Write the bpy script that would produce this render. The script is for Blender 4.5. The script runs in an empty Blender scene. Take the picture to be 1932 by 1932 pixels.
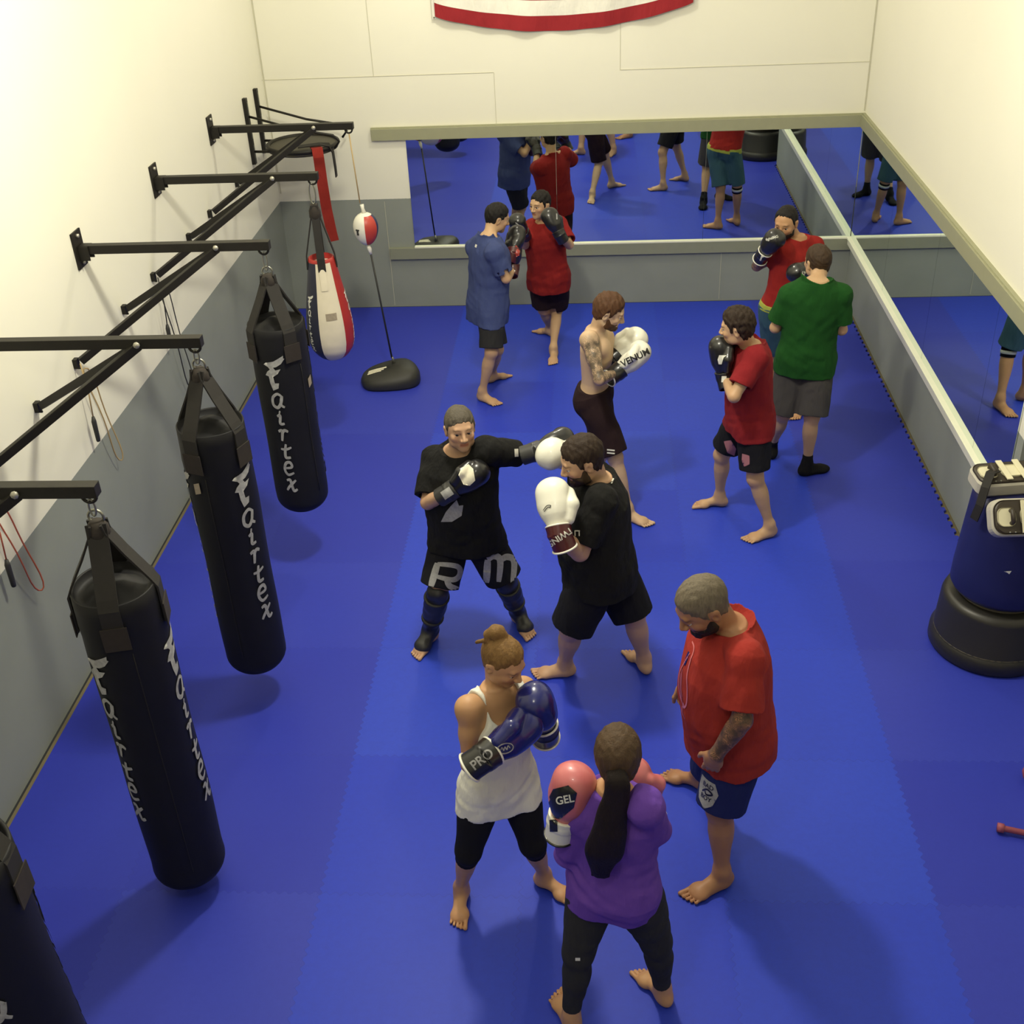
import bpy, bmesh, math, random
import numpy as np
import openvdb as vdb
from mathutils import Vector, Matrix
from mathutils.bvhtree import BVHTree
random.seed(7)
PI = math.pi
scene = bpy.context.scene
COL = scene.collection
XL, XR, YB, ZC = -3.22, 2.596, 11.595, 6.1      # room: left wall, right wall, back wall, ceiling

# ------------------------------------------------------------------ materials
MATS = {}
def srgb(r, g, b):
    f = lambda c: ((c/255+.055)/1.055)**2.4 if c > 10 else c/255/12.92
    return (f(r), f(g), f(b), 1)
def new_mat(name):
    m = bpy.data.materials.new(name); m.use_nodes = True
    nt = m.node_tree; b = nt.nodes['Principled BSDF']
    MATS[name] = m
    return m, nt, b
def N(nt, t, **kw):
    n = nt.nodes.new(t)
    for k, v in kw.items(): setattr(n, k, v)
    return n
def mathn(nt, op, a, b=None, c=None):
    n = nt.nodes.new('ShaderNodeMath'); n.operation = op
    for i, v in enumerate((a, b, c)):
        if v is None: continue
        if isinstance(v, (int, float)): n.inputs[i].default_value = v
        else: nt.links.new(v, n.inputs[i])
    return n.outputs[0]
def mixc(nt, fac, a, b):
    n = nt.nodes.new('ShaderNodeMix'); n.data_type = 'RGBA'
    for i, v in ((0, fac), (6, a), (7, b)):
        if isinstance(v, (int, float)): n.inputs[i].default_value = v
        elif isinstance(v, tuple): n.inputs[i].default_value = v
        else: nt.links.new(v, n.inputs[i])
    return n.outputs[2]
def pos_xyz(nt):
    g = nt.nodes.new('ShaderNodeNewGeometry'); s = nt.nodes.new('ShaderNodeSeparateXYZ')
    nt.links.new(g.outputs['Position'], s.inputs[0]); return s.outputs, g.outputs['Position']
def noise(nt, vec, scale, detail=3, rough=.55):
    n = nt.nodes.new('ShaderNodeTexNoise'); n.inputs['Scale'].default_value = scale
    n.inputs['Detail'].default_value = detail; n.inputs['Roughness'].default_value = rough
    if vec is not None: nt.links.new(vec, n.inputs['Vector'])
    return n.outputs[0]
def bump(nt, b, h, strength, dist=.01):
    n = nt.nodes.new('ShaderNodeBump'); n.inputs['Strength'].default_value = strength
    n.inputs['Distance'].default_value = dist
    nt.links.new(h, n.inputs['Height']); nt.links.new(n.outputs[0], b.inputs['Normal'])
def ramp(nt, fac, stops):
    n = nt.nodes.new('ShaderNodeValToRGB'); e = n.color_ramp.elements
    while len(e) < len(stops): e.new(.5)
    for x, (p, c) in zip(e, stops): x.position = p; x.color = c
    nt.links.new(fac, n.inputs[0]); return n.outputs[0]
def plain(name, col, rough=.6, metal=0., var=.12, scale=12, bmp=0., bscale=200, spec=.5, coat=0.):
    """base colour with a little noise of wear in it"""
    m, nt, b = new_mat(name)
    tc = N(nt, 'ShaderNodeTexCoord').outputs['Object']
    n = noise(nt, tc, scale)
    c2 = tuple(c*(1-var) for c in col[:3])+(1,); c1 = tuple(min(1, c*(1+var)) for c in col[:3])+(1,)
    nt.links.new(mixc(nt, n, c2, c1), b.inputs['Base Color'])
    b.inputs['Roughness'].default_value = rough; b.inputs['Metallic'].default_value = metal
    b.inputs['Specular IOR Level'].default_value = spec
    b.inputs['Coat Weight'].default_value = coat
    if bmp: bump(nt, b, noise(nt, tc, bscale, 2), bmp, .004)
    return m
def cloth(name, col, rough=.9, var=.1, fold=.5):
    m, nt, b = new_mat(name)
    tc = N(nt, 'ShaderNodeTexCoord').outputs['Object']
    n = noise(nt, tc, 9, 4)
    c2 = tuple(c*(1-var) for c in col[:3])+(1,); c1 = tuple(min(1, c*(1+var)) for c in col[:3])+(1,)
    nt.links.new(mixc(nt, n, c2, c1), b.inputs['Base Color'])
    b.inputs['Roughness'].default_value = rough
    b.inputs['Specular IOR Level'].default_value = .2
    b.inputs['Sheen Weight'].default_value = .0
    mp = N(nt, 'ShaderNodeMapping'); mp.inputs['Scale'].default_value = (1, 1, .45)
    nt.links.new(tc, mp.inputs[0])
    h = mathn(nt, 'ADD', noise(nt, mp.outputs[0], 11, 3, .5), mathn(nt, 'MULTIPLY', noise(nt, tc, 420, 1), .04))
    bump(nt, b, h, fold, .045)
    return m

def wall_paint():
    m, nt, b = new_mat('wall_paint')
    s, p = pos_xyz(nt)
    big = noise(nt, p, .7, 3); fine = noise(nt, p, 60, 2)
    up = mixc(nt, big, (.74, .72, .60, 1), (.80, .78, .66, 1))
    low = mixc(nt, noise(nt, p, 2.2, 5), (.225, .245, .215, 1), (.285, .305, .27, 1))
    # scuffs on the lower grey band
    sc = ramp(nt, noise(nt, p, 9, 6, .75), [(.0, (0, 0, 0, 1)), (.68, (0, 0, 0, 1)), (.74, (1, 1, 1, 1))])
    low = mixc(nt, mathn(nt, 'MULTIPLY', sc, .25), low, (.34, .34, .30, 1))
    k = mathn(nt, 'LESS_THAN', mathn(nt, 'ADD', s[2], mathn(nt, 'MULTIPLY', fine, .004)), 1.168)
    nt.links.new(mixc(nt, k, up, low), b.inputs['Base Color'])
    b.inputs['Roughness'].default_value = .62
    b.inputs['Specular IOR Level'].default_value = .3
    bump(nt, b, noise(nt, p, 160, 2), .08, .003)
    return m
def mat_floor():
    m, nt, b = new_mat('blue_foam_mat')
    s, p = pos_xyz(nt)
    def teeth(v):   # square-ish zigzag for the jigsaw edge
        return mathn(nt, 'MULTIPLY', mathn(nt, 'SINE', mathn(nt, 'MULTIPLY', v, 2*PI/.052)), .009)
    X = mathn(nt, 'DIVIDE', mathn(nt, 'ADD', mathn(nt, 'ADD', s[0], teeth(s[1])), 1.392), 1.008)
    Y = mathn(nt, 'DIVIDE', mathn(nt, 'ADD', mathn(nt, 'ADD', s[1], teeth(s[0])), -.905), .975)
    cx = mathn(nt, 'FLOOR', X); cy = mathn(nt, 'FLOOR', Y)
    cb = N(nt, 'ShaderNodeCombineXYZ'); nt.links.new(cx, cb.inputs[0]); nt.links.new(cy, cb.inputs[1])
    wn = N(nt, 'ShaderNodeTexWhiteNoise'); nt.links.new(cb.outputs[0], wn.inputs['Vector'])
    left = mathn(nt, 'LESS_THAN', cx, -.5)
    right = mathn(nt, 'GREATER_THAN', cx, 2.5)
    side = mathn(nt, 'MAXIMUM', left, right)
    cA = mixc(nt, wn.outputs[0], (.016, .036, .47, 1), (.024, .056, .53, 1))
    cB = mixc(nt, wn.outputs[0], (.020, .028, .36, 1), (.030, .042, .40, 1))
    c = mixc(nt, side, cA, cB)
    w = noise(nt, p, 2.6, 5, .6)
    c = mixc(nt, mathn(nt, 'MULTIPLY', w, .35), c, (.028, .055, .42, 1))
    sp = ramp(nt, noise(nt, p, 26, 6, .75), [(.0, (0, 0, 0, 1)), (.40, (.1, .1, .1, 1)), (.65, (1, 1, 1, 1))])
    c = mixc(nt, mathn(nt, 'MULTIPLY', sp, .22), c, (.02, .03, .30, 1))
    def seam(V, wd):
        f = mathn(nt, 'FRACT', V)
        return mathn(nt, 'GREATER_THAN', mathn(nt, 'ABSOLUTE', mathn(nt, 'SUBTRACT', f, .5)), .5-wd)
    sm = mathn(nt, 'MAXIMUM', seam(X, .0022), seam(Y, .0022))
    c = mixc(nt, mathn(nt, 'MULTIPLY', sm, .4), c, (.02, .03, .26, 1))
    nt.links.new(c, b.inputs['Base Color'])
    b.inputs['Roughness'].default_value = .5
    b.inputs['Specular IOR Level'].default_value = .25
    hb = mathn(nt, 'SUBTRACT', mathn(nt, 'MULTIPLY', noise(nt, p, 240, 2), .25), sm)
    bump(nt, b, hb, .25, .002)
    return m
wall_paint(); mat_floor()
plain('ceiling_paint', (.75, .74, .66, 1), .8)
plain('slab', (.15, .125, .07, 1), .8, scale=4)
plain('trim_paint', (.30, .30, .19, 1), .45, var=.06)
plain('ledge_paint', (.24, .25, .18, 1), .35, var=.05); plain('ledge_lit_tone', (.74, .74, .60, 1), .3, var=.04)  # second ledge tone is lighter: light on the ledge top put into the colour
plain('seam_line', (.52, .50, .38, 1), .8)
m, nt, b = new_mat('mirror_glass')
b.inputs['Base Color'].default_value = (.80, .87, .84, 1); b.inputs['Metallic'].default_value = 1
b.inputs['Roughness'].default_value = .012
plain('mirror_edge', (.25, .35, .32, 1), .3)
plain('black_steel', (.013, .0115, .009, 1), .5, spec=.28, var=.3, scale=20)
plain('galvanised', (.28, .28, .24, 1), .4, metal=.9)
plain('bolt_head', (.45, .43, .36, 1), .4, metal=.5)
plain('black_vinyl', (.010, .010, .0115, 1), .55, var=.25, scale=6, bmp=.06, bscale=60, spec=.22)
plain('black_strap', (.0105, .0088, .0075, 1), .8, var=.3, scale=30)
plain('worn_leather', (.020, .0145, .011, 1), .85, var=.4, scale=40)
plain('dark_rubber', (.022, .022, .019, 1), .55, var=.3)
plain('logo_white', (.62, .62, .56, 1), .6, var=.2, scale=50); plain('worn_print', (.34, .34, .33, 1), .7, var=.5, scale=45)
plain('logo_grey', (.30, .30, .30, 1), .7, var=.35, scale=60)
plain('logo_cream', (.70, .66, .52, 1), .6, var=.2, scale=50)
plain('tag_tan', (.30, .25, .18, 1), .7, var=.3, scale=60)
plain('vinyl_cream', (.66, .60, .46, 1), .5, var=.14, scale=7)
plain('vinyl_red', (.34, .022, .018, 1), .42, var=.2, scale=6)
plain('vinyl_navy', (.014, .016, .035, 1), .45, var=.2, scale=6)
plain('ball_white', (.75, .73, .64, 1), .4)
plain('ball_red', (.45, .05, .035, 1), .4)
plain('ball_navy', (.02, .03, .09, 1), .4)
plain('bob_blue', (.012, .014, .075, 1), .38, var=.25, scale=4)
plain('bob_base', (.017, .016, .014, 1), .42, var=.3, scale=5)
plain('bob_top', (.06, .05, .035, 1), .6, var=.5, scale=9)
plain('pad_cream', (.70, .66, .47, 1), .45, var=.06)
plain('pad_brown', (.035, .026, .018, 1), .5)
plain('pad_grey', (.42, .40, .34, 1), .7)
plain('rope_tan', (.42, .30, .14, 1), .7)
plain('rope_red', (.45, .10, .05, 1), .6)
plain('rope_black', (.02, .02, .02, 1), .6)
plain('wood_board', (.05, .045, .03, 1), .6, scale=6)
plain('dumbbell_pink', (.30, .07, .10, 1), .55)
cloth('flag_red', (.27, .02, .025, 1)); cloth('flag_white', (.72, .70, .62, 1)); cloth('flag_blue', (.02, .03, .14, 1))
cloth('red_fabric', (.24, .022, .016, 1))
cloth('tee_blue', (.045, .062, .165, 1)); cloth('tee_red', (.20, .011, .011, 1)); cloth('tee_crimson', (.20, .012, .016, 1))
cloth('tee_green', (.008, .060, .009, 1)); cloth('tee_scarlet', (.26, .016, .014, 1)); cloth('tee_coral', (.28, .026, .020, 1))
cloth('tee_black', (.0085, .0085, .0085, 1), fold=.9); cloth('tank_white', (.74, .73, .66, 1), var=.03)
cloth('tee_purple', (.13, .055, .36, 1))
cloth('shorts_charcoal', (.022, .022, .024, 1)); cloth('shorts_black', (.009, .009, .012, 1)); cloth('shorts_maroon', (.016, .007, .009, 1))
cloth('shorts_slate', (.052, .048, .048, 1)); cloth('shorts_teal', (.035, .085, .12, 1)); cloth('shorts_navy', (.012, .018, .10, 1))
cloth('leggings_black', (.008, .008, .011, 1), fold=.25); cloth('leggings_grey', (.026, .026, .028, 1), fold=.3)
cloth('sock_black', (.008, .008, .009, 1)); cloth('pink_print', (.38, .16, .18, 1))
cloth('piping_white', (.6, .62, .6, 1)); cloth('band_lime', (.30, .33, .06, 1))
for nme, c, r in (('glove_black', (.012, .012, .013, 1), .28), ('glove_white', (.72, .71, .62, 1), .34), ('glove_navy', (.010, .014, .12, 1), .22),
                  ('glove_pink', (.55, .15, .16, 1), .35), ('glove_maroon', (.06, .008, .010, 1), .35), ('glove_red', (.30, .03, .025, 1), .3), ('guard_black', (.016, .016, .017, 1), .5)):
    plain(nme, c, r, var=.08, bmp=.05, bscale=40, coat=.2)
for nme, c in (('hair_grey', (.10, .085, .065, 1)), ('hair_brown', (.030, .017, .010, 1)), ('hair_black', (.010, .008, .007, 1)), ('hair_ginger', (.095, .042, .018, 1)),
               ('hair_auburn', (.055, .032, .017, 1)), ('hair_blonde', (.22, .12, .040, 1)), ('hair_long_brown', (.085, .050, .026, 1)), ('hair_silver', (.17, .14, .10, 1)), ('hair_fair', (.09, .052, .026, 1)), ('hair_dark_tail', (.014, .008, .007, 1)), ('beard_dark', (.020, .014, .010, 1))):
    m, nt, b = new_mat(nme)
    tc = N(nt, 'ShaderNodeTexCoord').outputs['Object']
    mp = N(nt, 'ShaderNodeMapping'); mp.inputs['Scale'].default_value = (1, 1, .25); nt.links.new(tc, mp.inputs[0])
    nn = noise(nt, mp.outputs[0], 90, 4, .7)
    nt.links.new(mixc(nt, nn, tuple(x*.30 for x in c[:3])+(1,), tuple(x*1.25 for x in c[:3])+(1,)), b.inputs['Base Color'])
    b.inputs['Roughness'].default_value = .6; b.inputs['Specular IOR Level'].default_value = .25; bump(nt, b, nn, .9, .006)
plain('eye_white', (.55, .52, .48, 1), .25); plain('eye_iris', (.02, .018, .015, 1), .15)

def skin_mat():
    m, nt, b = new_mat('skin')
    at = N(nt, 'ShaderNodeAttribute'); at.attribute_name = 'Col'
    tt = N(nt, 'ShaderNodeAttribute'); tt.attribute_name = 'tattoo'
    tc = N(nt, 'ShaderNodeTexCoord').outputs['Object']
    c = at.outputs['Color']
    c = mixc(nt, mathn(nt, 'MULTIPLY', noise(nt, tc, 14, 4), .22), c, (.30, .09, .05, 1))
    # ink: swirls of warped noise lines
    v = noise(nt, tc, 17, 2, .5)
    ln = mathn(nt, 'ABSOLUTE', mathn(nt, 'SINE', mathn(nt, 'MULTIPLY', v, 60)))
    ink = mathn(nt, 'LESS_THAN', ln, .78)
    sh = ramp(nt, noise(nt, tc, 24, 3), [(.4, (0, 0, 0, 1)), (.6, (1, 1, 1, 1))])
    ik = mathn(nt, 'MAXIMUM', mathn(nt, 'MULTIPLY', ink, .72), mathn(nt, 'MULTIPLY', sh, .85))
    c = mixc(nt, mathn(nt, 'MULTIPLY', ik, tt.outputs['Fac']), c, (.035, .032, .026, 1))
    nt.links.new(c, b.inputs['Base Color'])
    b.inputs['Roughness'].default_value = .48; b.inputs['Specular IOR Level'].default_value = .35
    b.inputs['Subsurface Weight'].default_value = .08; b.inputs['Subsurface Radius'].default_value = (.02, .008, .004)
    bump(nt, b, noise(nt, tc, 260, 2), .12, .002)
skin_mat()

# ------------------------------------------------------------------ object helpers
def tag(o, label=None, cat=None, group=None, kind=None):
    if label: o['label'] = label
    if cat: o['category'] = cat
    if group: o['group'] = group
    if kind: o['kind'] = kind
    return o
def empty(name, loc, label, cat, group=None, rz=0):
    o = bpy.data.objects.new(name, None); COL.objects.link(o); o.location = loc; o.rotation_euler = (0, 0, rz)
    o.empty_display_size = .1
    return tag(o, label, cat, group)
def copy_tree(o, parent=None):
    c = o.copy(); COL.objects.link(c); c.parent = parent
    for ch in list(o.children): copy_tree(ch, c)
    return c
def worigin(o):
    v = Vector((0, 0, 0))
    while o is not None: v = v + Vector(o.location); o = o.parent
    return v
class MB:
    """collects shapes and links them as one mesh object"""
    def __init__(s): s.v = []; s.f = []; s.mi = []; s.sm = []
    def add(s, vs, fs, mi=0, smooth=True):
        k = len(s.v); s.v += [tuple(map(float, v)) for v in vs]
        for f in fs: s.f.append([i+k for i in f]); s.mi.append(mi); s.sm.append(smooth)
    def box(s, c, d, R=None, mi=0, bev=.0):
        bm = bmesh.new(); bmesh.ops.create_cube(bm, size=1)
        bmesh.ops.scale(bm, vec=d, verts=bm.verts)
        if bev: bmesh.ops.bevel(bm, geom=bm.edges[:], offset=bev, segments=2, affect='EDGES', profile=.7)
        M = Matrix.Translation(c) @ (R.to_4x4() if R is not None else Matrix.Identity(4))
        vs = [M @ v.co for v in bm.verts]; fs = [[v.index for v in f.verts] for f in bm.faces]
        bm.free(); s.add(vs, fs, mi, False); return s
    def bar(s, a, b, w, h, up=(0, 0, 1), mi=0, bev=.004):
        a, b = Vector(a), Vector(b); d = (b-a); L = d.length; d.normalize()
        x = d.cross(Vector(up)).normalized(); z = x.cross(d)
        R = Matrix((x, d, z)).transposed()
        return s.box((a+b)/2, (w, L, h), R, mi, bev)
    def tube(s, pts, r, n=10, mi=0, closed=False, cap=True):
        P = [Vector(p) for p in pts]; m = len(P)
        rs = r if isinstance(r, (list, tuple)) else [r]*m
        rings = []; up = Vector((.13, .21, .97))
        for i, p in enumerate(P):
            if closed: t = P[(i+1) % m]-P[i-1]
            else: t = P[min(i+1, m-1)]-P[max(i-1, 0)]
            t.normalize()
            x = t.cross(up)
            if x.length < .1: x = t.cross(Vector((1, 0, 0)))
            x.normalize(); y = t.cross(x); up = y if i == 0 else (up-t*up.dot(t)).normalized()
            x = t.cross(up).normalized(); y = up
            rings.append([p+(x*math.cos(2*PI*k/n)+y*math.sin(2*PI*k/n))*rs[i] for k in range(n)])
        vs = [v for rg in rings for v in rg]; fs = []
        for i in range(m if closed else m-1):
            j = (i+1) % m
            for k in range(n): fs.append([i*n+k, i*n+(k+1) % n, j*n+(k+1) % n, j*n+k])
        if cap and not closed: fs += [list(range(n))[::-1], [(m-1)*n+k for k in range(n)]]
        s.add(vs, fs, mi); return s
    def lathe(s, prof, c=(0, 0, 0), n=48, mi=None, wob=None):
        """prof: list of (r, z[, material]) from bottom to top"""
        vs = []; fs = []; ms = []
        for i, p in enumerate(prof):
            for k in range(n):
                a = 2*PI*k/n; r = p[0]*(1 if wob is None else wob(a, p[1]))
                vs.append((c[0]+r*math.cos(a), c[1]+r*math.sin(a), c[2]+p[1]))
        for i in range(len(prof)-1):
            for k in range(n):
                fs.append([i*n+k, i*n+(k+1) % n, (i+1)*n+(k+1) % n, (i+1)*n+k]); ms.append((i, k))
        b = len(s.v); s.v += vs
        for f, (i, k) in zip(fs, ms):
            s.f.append([x+b for x in f]); s.sm.append(True)
            s.mi.append(mi(2*PI*(k+.5)/n, (prof[i][1]+prof[i+1][1])/2) if callable(mi) else (mi or 0))
        return s
    def ribbon(s, pts, w, th, side=None, mi=0):
        """flat strap along pts; side vector gives its width direction"""
        P = [Vector(p) for p in pts]; rings = []
        for i, p in enumerate(P):
            t = (P[min(i+1, len(P)-1)]-P[max(i-1, 0)]).normalized()
            sd = Vector(side); sd = (sd-t*sd.dot(t)).normalized(); nn = t.cross(sd)
            rings.append([p+sd*w/2+nn*th/2, p-sd*w/2+nn*th/2, p-sd*w/2-nn*th/2, p+sd*w/2-nn*th/2])
        vs = [v for r in rings for v in r]; fs = []
        for i in range(len(P)-1):
            for k in range(4): fs.append([i*4+k, i*4+(k+1) % 4, i*4+4+(k+1) % 4, i*4+4+k])
        fs += [[0, 3, 2, 1], [len(P)*4-4+k for k in range(4)]]
        s.add(vs, fs, mi, False); return s
    def build(s, name, mats, parent=None, kind=None, auto=True):
        me = bpy.data.meshes.new(name)
        off = worigin(parent) if parent is not None else Vector((0, 0, 0))
        me.from_pydata([Vector(v)-off for v in s.v] if parent is not None else s.v, [], s.f)
        for mm in (mats if isinstance(mats, (list, tuple)) else [mats]): me.materials.append(MATS[mm])
        me.polygons.foreach_set('material_index', s.mi); me.polygons.foreach_set('use_smooth', s.sm)
        bm = bmesh.new(); bm.from_mesh(me); bmesh.ops.recalc_face_normals(bm, faces=bm.faces); bm.to_mesh(me); bm.free()
        me.update()
        o = bpy.data.objects.new(name, me); COL.objects.link(o); o.parent = parent
        if kind: o['kind'] = kind
        return o
def world_thing(o, label, cat, group=None):
    """turn a mesh built in world coordinates into a thing whose origin is at its base"""
    me = o.data; vs = [v.co for v in me.vertices]
    c = Vector((sum(v.x for v in vs)/len(vs), sum(v.y for v in vs)/len(vs), min(v.z for v in vs)))
    me.transform(Matrix.Translation(-c)); o.location = c
    return tag(o, label, cat, group)

# ------------------------------------------------------------------ lettering and marks
def text_polys(txt, h=1.0, italic=0.):
    cu = bpy.data.curves.new('t', 'FONT'); cu.body = txt; cu.size = 1; cu.align_x = 'CENTER'; cu.align_y = 'CENTER'
    cu.shear = italic; cu.offset = .02
    o = bpy.data.objects.new('t', cu); COL.objects.link(o)
    dg = bpy.context.evaluated_depsgraph_get(); me = bpy.data.meshes.new_from_object(o.evaluated_get(dg))
    bpy.data.objects.remove(o); bpy.data.curves.remove(cu)
    vs = [(v.co.x, v.co.y) for v in me.vertices]; fs = [list(p.vertices) for p in me.polygons]
    bpy.data.meshes.remove(me)
    ys = [v[1] for v in vs]; xs = [v[0] for v in vs]
    k = h/(max(ys)-min(ys)); cx, cy = (max(xs)+min(xs))/2, (max(ys)+min(ys))/2
    return [((x-cx)*k, (y-cy)*k) for x, y in vs], fs
def stroke_polys(strokes):
    """strokes: list of (points, width) -> flat ribbons with round-ish ends"""
    vs = []; fs = []
    for pts, w in strokes:
        P = []
        for i in range(len(pts)-1):
            p0 = pts[max(i-1, 0)]; p1 = pts[i]; p2 = pts[i+1]; p3 = pts[min(i+2, len(pts)-1)]
            for q in range(6):
                t = q/6
                P.append(tuple(.5*((2*p1[a])+(-p0[a]+p2[a])*t+(2*p0[a]-5*p1[a]+4*p2[a]-p3[a])*t*t+(-p0[a]+3*p1[a]-3*p2[a]+p3[a])*t**3) for a in (0, 1)))
        P.append(pts[-1]); k = len(vs); m = len(P)
        for i, p in enumerate(P):
            a, b = P[max(i-1, 0)], P[min(i+1, m-1)]; dx, dy = b[0]-a[0], b[1]-a[1]; L = math.hypot(dx, dy) or 1
            e = min(1, .45+.55*math.sin(PI*(i+.5)/m)**.4)
            ww = w/2*e
            vs += [(p[0]-dy/L*ww, p[1]+dx/L*ww), (p[0]+dy/L*ww, p[1]-dx/L*ww)]
        for i in range(m-1): fs.append([k+2*i, k+2*i+1, k+2*i+3, k+2*i+2])
    return vs, fs
def cut_grid(vs, fs, step):
    bm = bmesh.new(); V = [bm.verts.new((x, y, 0)) for x, y in vs]
    for f in fs:
        try: bm.faces.new([V[i] for i in f])
        except ValueError: pass
    for ax in (0, 1):
        lo = min(v.co[ax] for v in bm.verts); hi = max(v.co[ax] for v in bm.verts); x = lo+step
        while x < hi:
            co = [0, 0, 0]; no = [0, 0, 0]; co[ax] = x; no[ax] = 1
            bmesh.ops.bisect_plane(bm, geom=bm.verts[:]+bm.edges[:]+bm.faces[:], plane_co=co, plane_no=no); x += step
    bmesh.ops.triangulate(bm, faces=bm.faces[:])
    bm.verts.index_update()
    r = [tuple(v.co[:2]) for v in bm.verts], [[v.index for v in f.verts] for f in bm.faces]
    bm.free(); return r
BVH = {}
def bvh_of(o):
    if o.name not in BVH:
        me = o.data; off = worigin(o)
        BVH[o.name] = BVHTree.FromPolygons([v.co+off for v in me.vertices], [list(p.vertices) for p in me.polygons])
    return BVH[o.name]
def decal(name, target, parent, mat, polys, org, nrm, up, step=.012, lift=.0015, reach=.4):
    """lays a flat shape on the target's real surface along -nrm"""
    n = Vector(nrm).normalized(); u = Vector(up); u = (u-n*u.dot(n)).normalized(); r = u.cross(n)
    vs, fs = cut_grid(*polys, step); t = bvh_of(target); out = []; ok = []
    for x, y in vs:
        p = Vector(org)+r*x+u*y+n*reach
        h = t.ray_cast(p, -n, reach*2)
        if h[0] is None: out.append(p); ok.append(False)
        else:
            hn = h[1] if h[1].dot(n) > 0 else -h[1]
            out.append(h[0]+hn*lift+n*lift); ok.append(True)
    fs = [f for f in fs if all(ok[i] for i in f) and max((out[a]-out[b]).length for a in f for b in f) < step*6]
    if not fs: return None
    use = sorted({i for f in fs for i in f}); mp = {i: k for k, i in enumerate(use)}
    mb = MB(); mb.add([out[i] for i in use], [[mp[i] for i in f] for f in fs], 0, True)
    off = worigin(parent); me = bpy.data.meshes.new(name)
    me.from_pydata([Vector(v)-off for v in mb.v], [], mb.f); me.materials.append(MATS[mat])
    for p in me.polygons: p.use_smooth = True
    o = bpy.data.objects.new(name, me); COL.objects.link(o); o.parent = parent
    return o
def rect_polys(w, h): return [(-w/2, -h/2), (w/2, -h/2), (w/2, h/2), (-w/2, h/2)], [[0, 1, 2, 3]]
def poly(pts): return [tuple(p) for p in pts], [list(range(len(pts)))]

# ------------------------------------------------------------------ the room
def setting():
    S = lambda name, mb, m, **k: tag(mb.build(name, m), kind='structure', **k)
    y0 = -2.6; xo = 3.9; ye = 6.35
    S('wall_back', MB().box(((XL+XR)/2, YB+.1, ZC/2), (XR-XL+.4, .2, ZC)), 'wall_paint')
    S('wall_left', MB().box((XL-.1, (y0+YB)/2, ZC/2), (.2, YB-y0, ZC)), 'wall_paint')
    S('wall_right', MB().box((XR+.1, (ye+YB)/2, ZC/2), (.2, YB-ye, ZC)), 'wall_paint')
    S('wall_right.001', MB().box((xo+.1, (y0+ye)/2, ZC/2), (.2, ye-y0, ZC)), 'wall_paint')
    S('wall_right.002', MB().box(((xo+XR+.2)/2+.1, ye+.1, ZC/2), (xo-XR, .2, ZC)), 'wall_paint')
    S('wall_front', MB().box(((XL+xo)/2, y0-.1, ZC/2), (xo-XL, .2, ZC)), 'wall_paint')
    S('ceiling', MB().box(((XL+xo)/2, (y0+YB)/2, ZC+.1), (xo-XL+.4, YB-y0+.4, .2)), 'ceiling_paint')
    S('floor', MB().box(((XL+xo)/2, (y0+YB)/2, -.12), (xo-XL, YB-y0, .2)), 'slab')
    # foam mats, jigsaw teeth along the right-hand edge
    pts = [(XL+.035, y0), (XL+.035, YB-.012)]; y = YB-.012; k = 0
    x = XR-.018
    while y > ye:
        dx = .018 if k % 2 else 0
        pts += [(x-dx, y), (x-dx-.006*(k % 2), y-.042)]; y -= .048; k += 1
    pts += [(XR-.03, ye), (xo-.02, ye), (xo-.02, y0)]
    pts = pts[::-1]; n = len(pts); mb = MB()
    mb.add([(a, b, 0) for a, b in pts]+[(a, b, -.02) for a, b in pts], [list(range(n)), list(range(n, 2*n))[::-1]]+[[i, i+n, (i+1) % n+n, (i+1) % n] for i in range(n)], 0, False)
    S('floor.001', mb, 'blue_foam_mat')
    # thin joints between the wall sheets
    j = [((-2.12, YB-.001, (2.362+ZC)/2), (.004, .006, ZC-2.362)), ((-.954, YB-.001, 2.12), (.004, .006, .48)), ((.252, YB-.001, (2.35+ZC)/2), (.004, .006, ZC-2.35)),
         ((-2.09, YB-.001, 2.362), (2.27, .006, .004)), ((1.42, YB-.001, 2.347), (2.34, .006, .004)), ((XL+.02, YB-.001, ZC/2+.6), (.014, .008, ZC-1.3)), ((-2.14, YB-.001, .58), (.004, .006, 1.12)), ((1.3, YB-.001, .27), (.004, .006, .5)),
         ((XR-.012, YB-.001, (1.9+ZC)/2), (.010, .008, ZC-1.9))]
    for i, (c, d) in enumerate(j): S('trim_%d' % (i+1), MB().box(c, d), 'seam_line')
setting()

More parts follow.
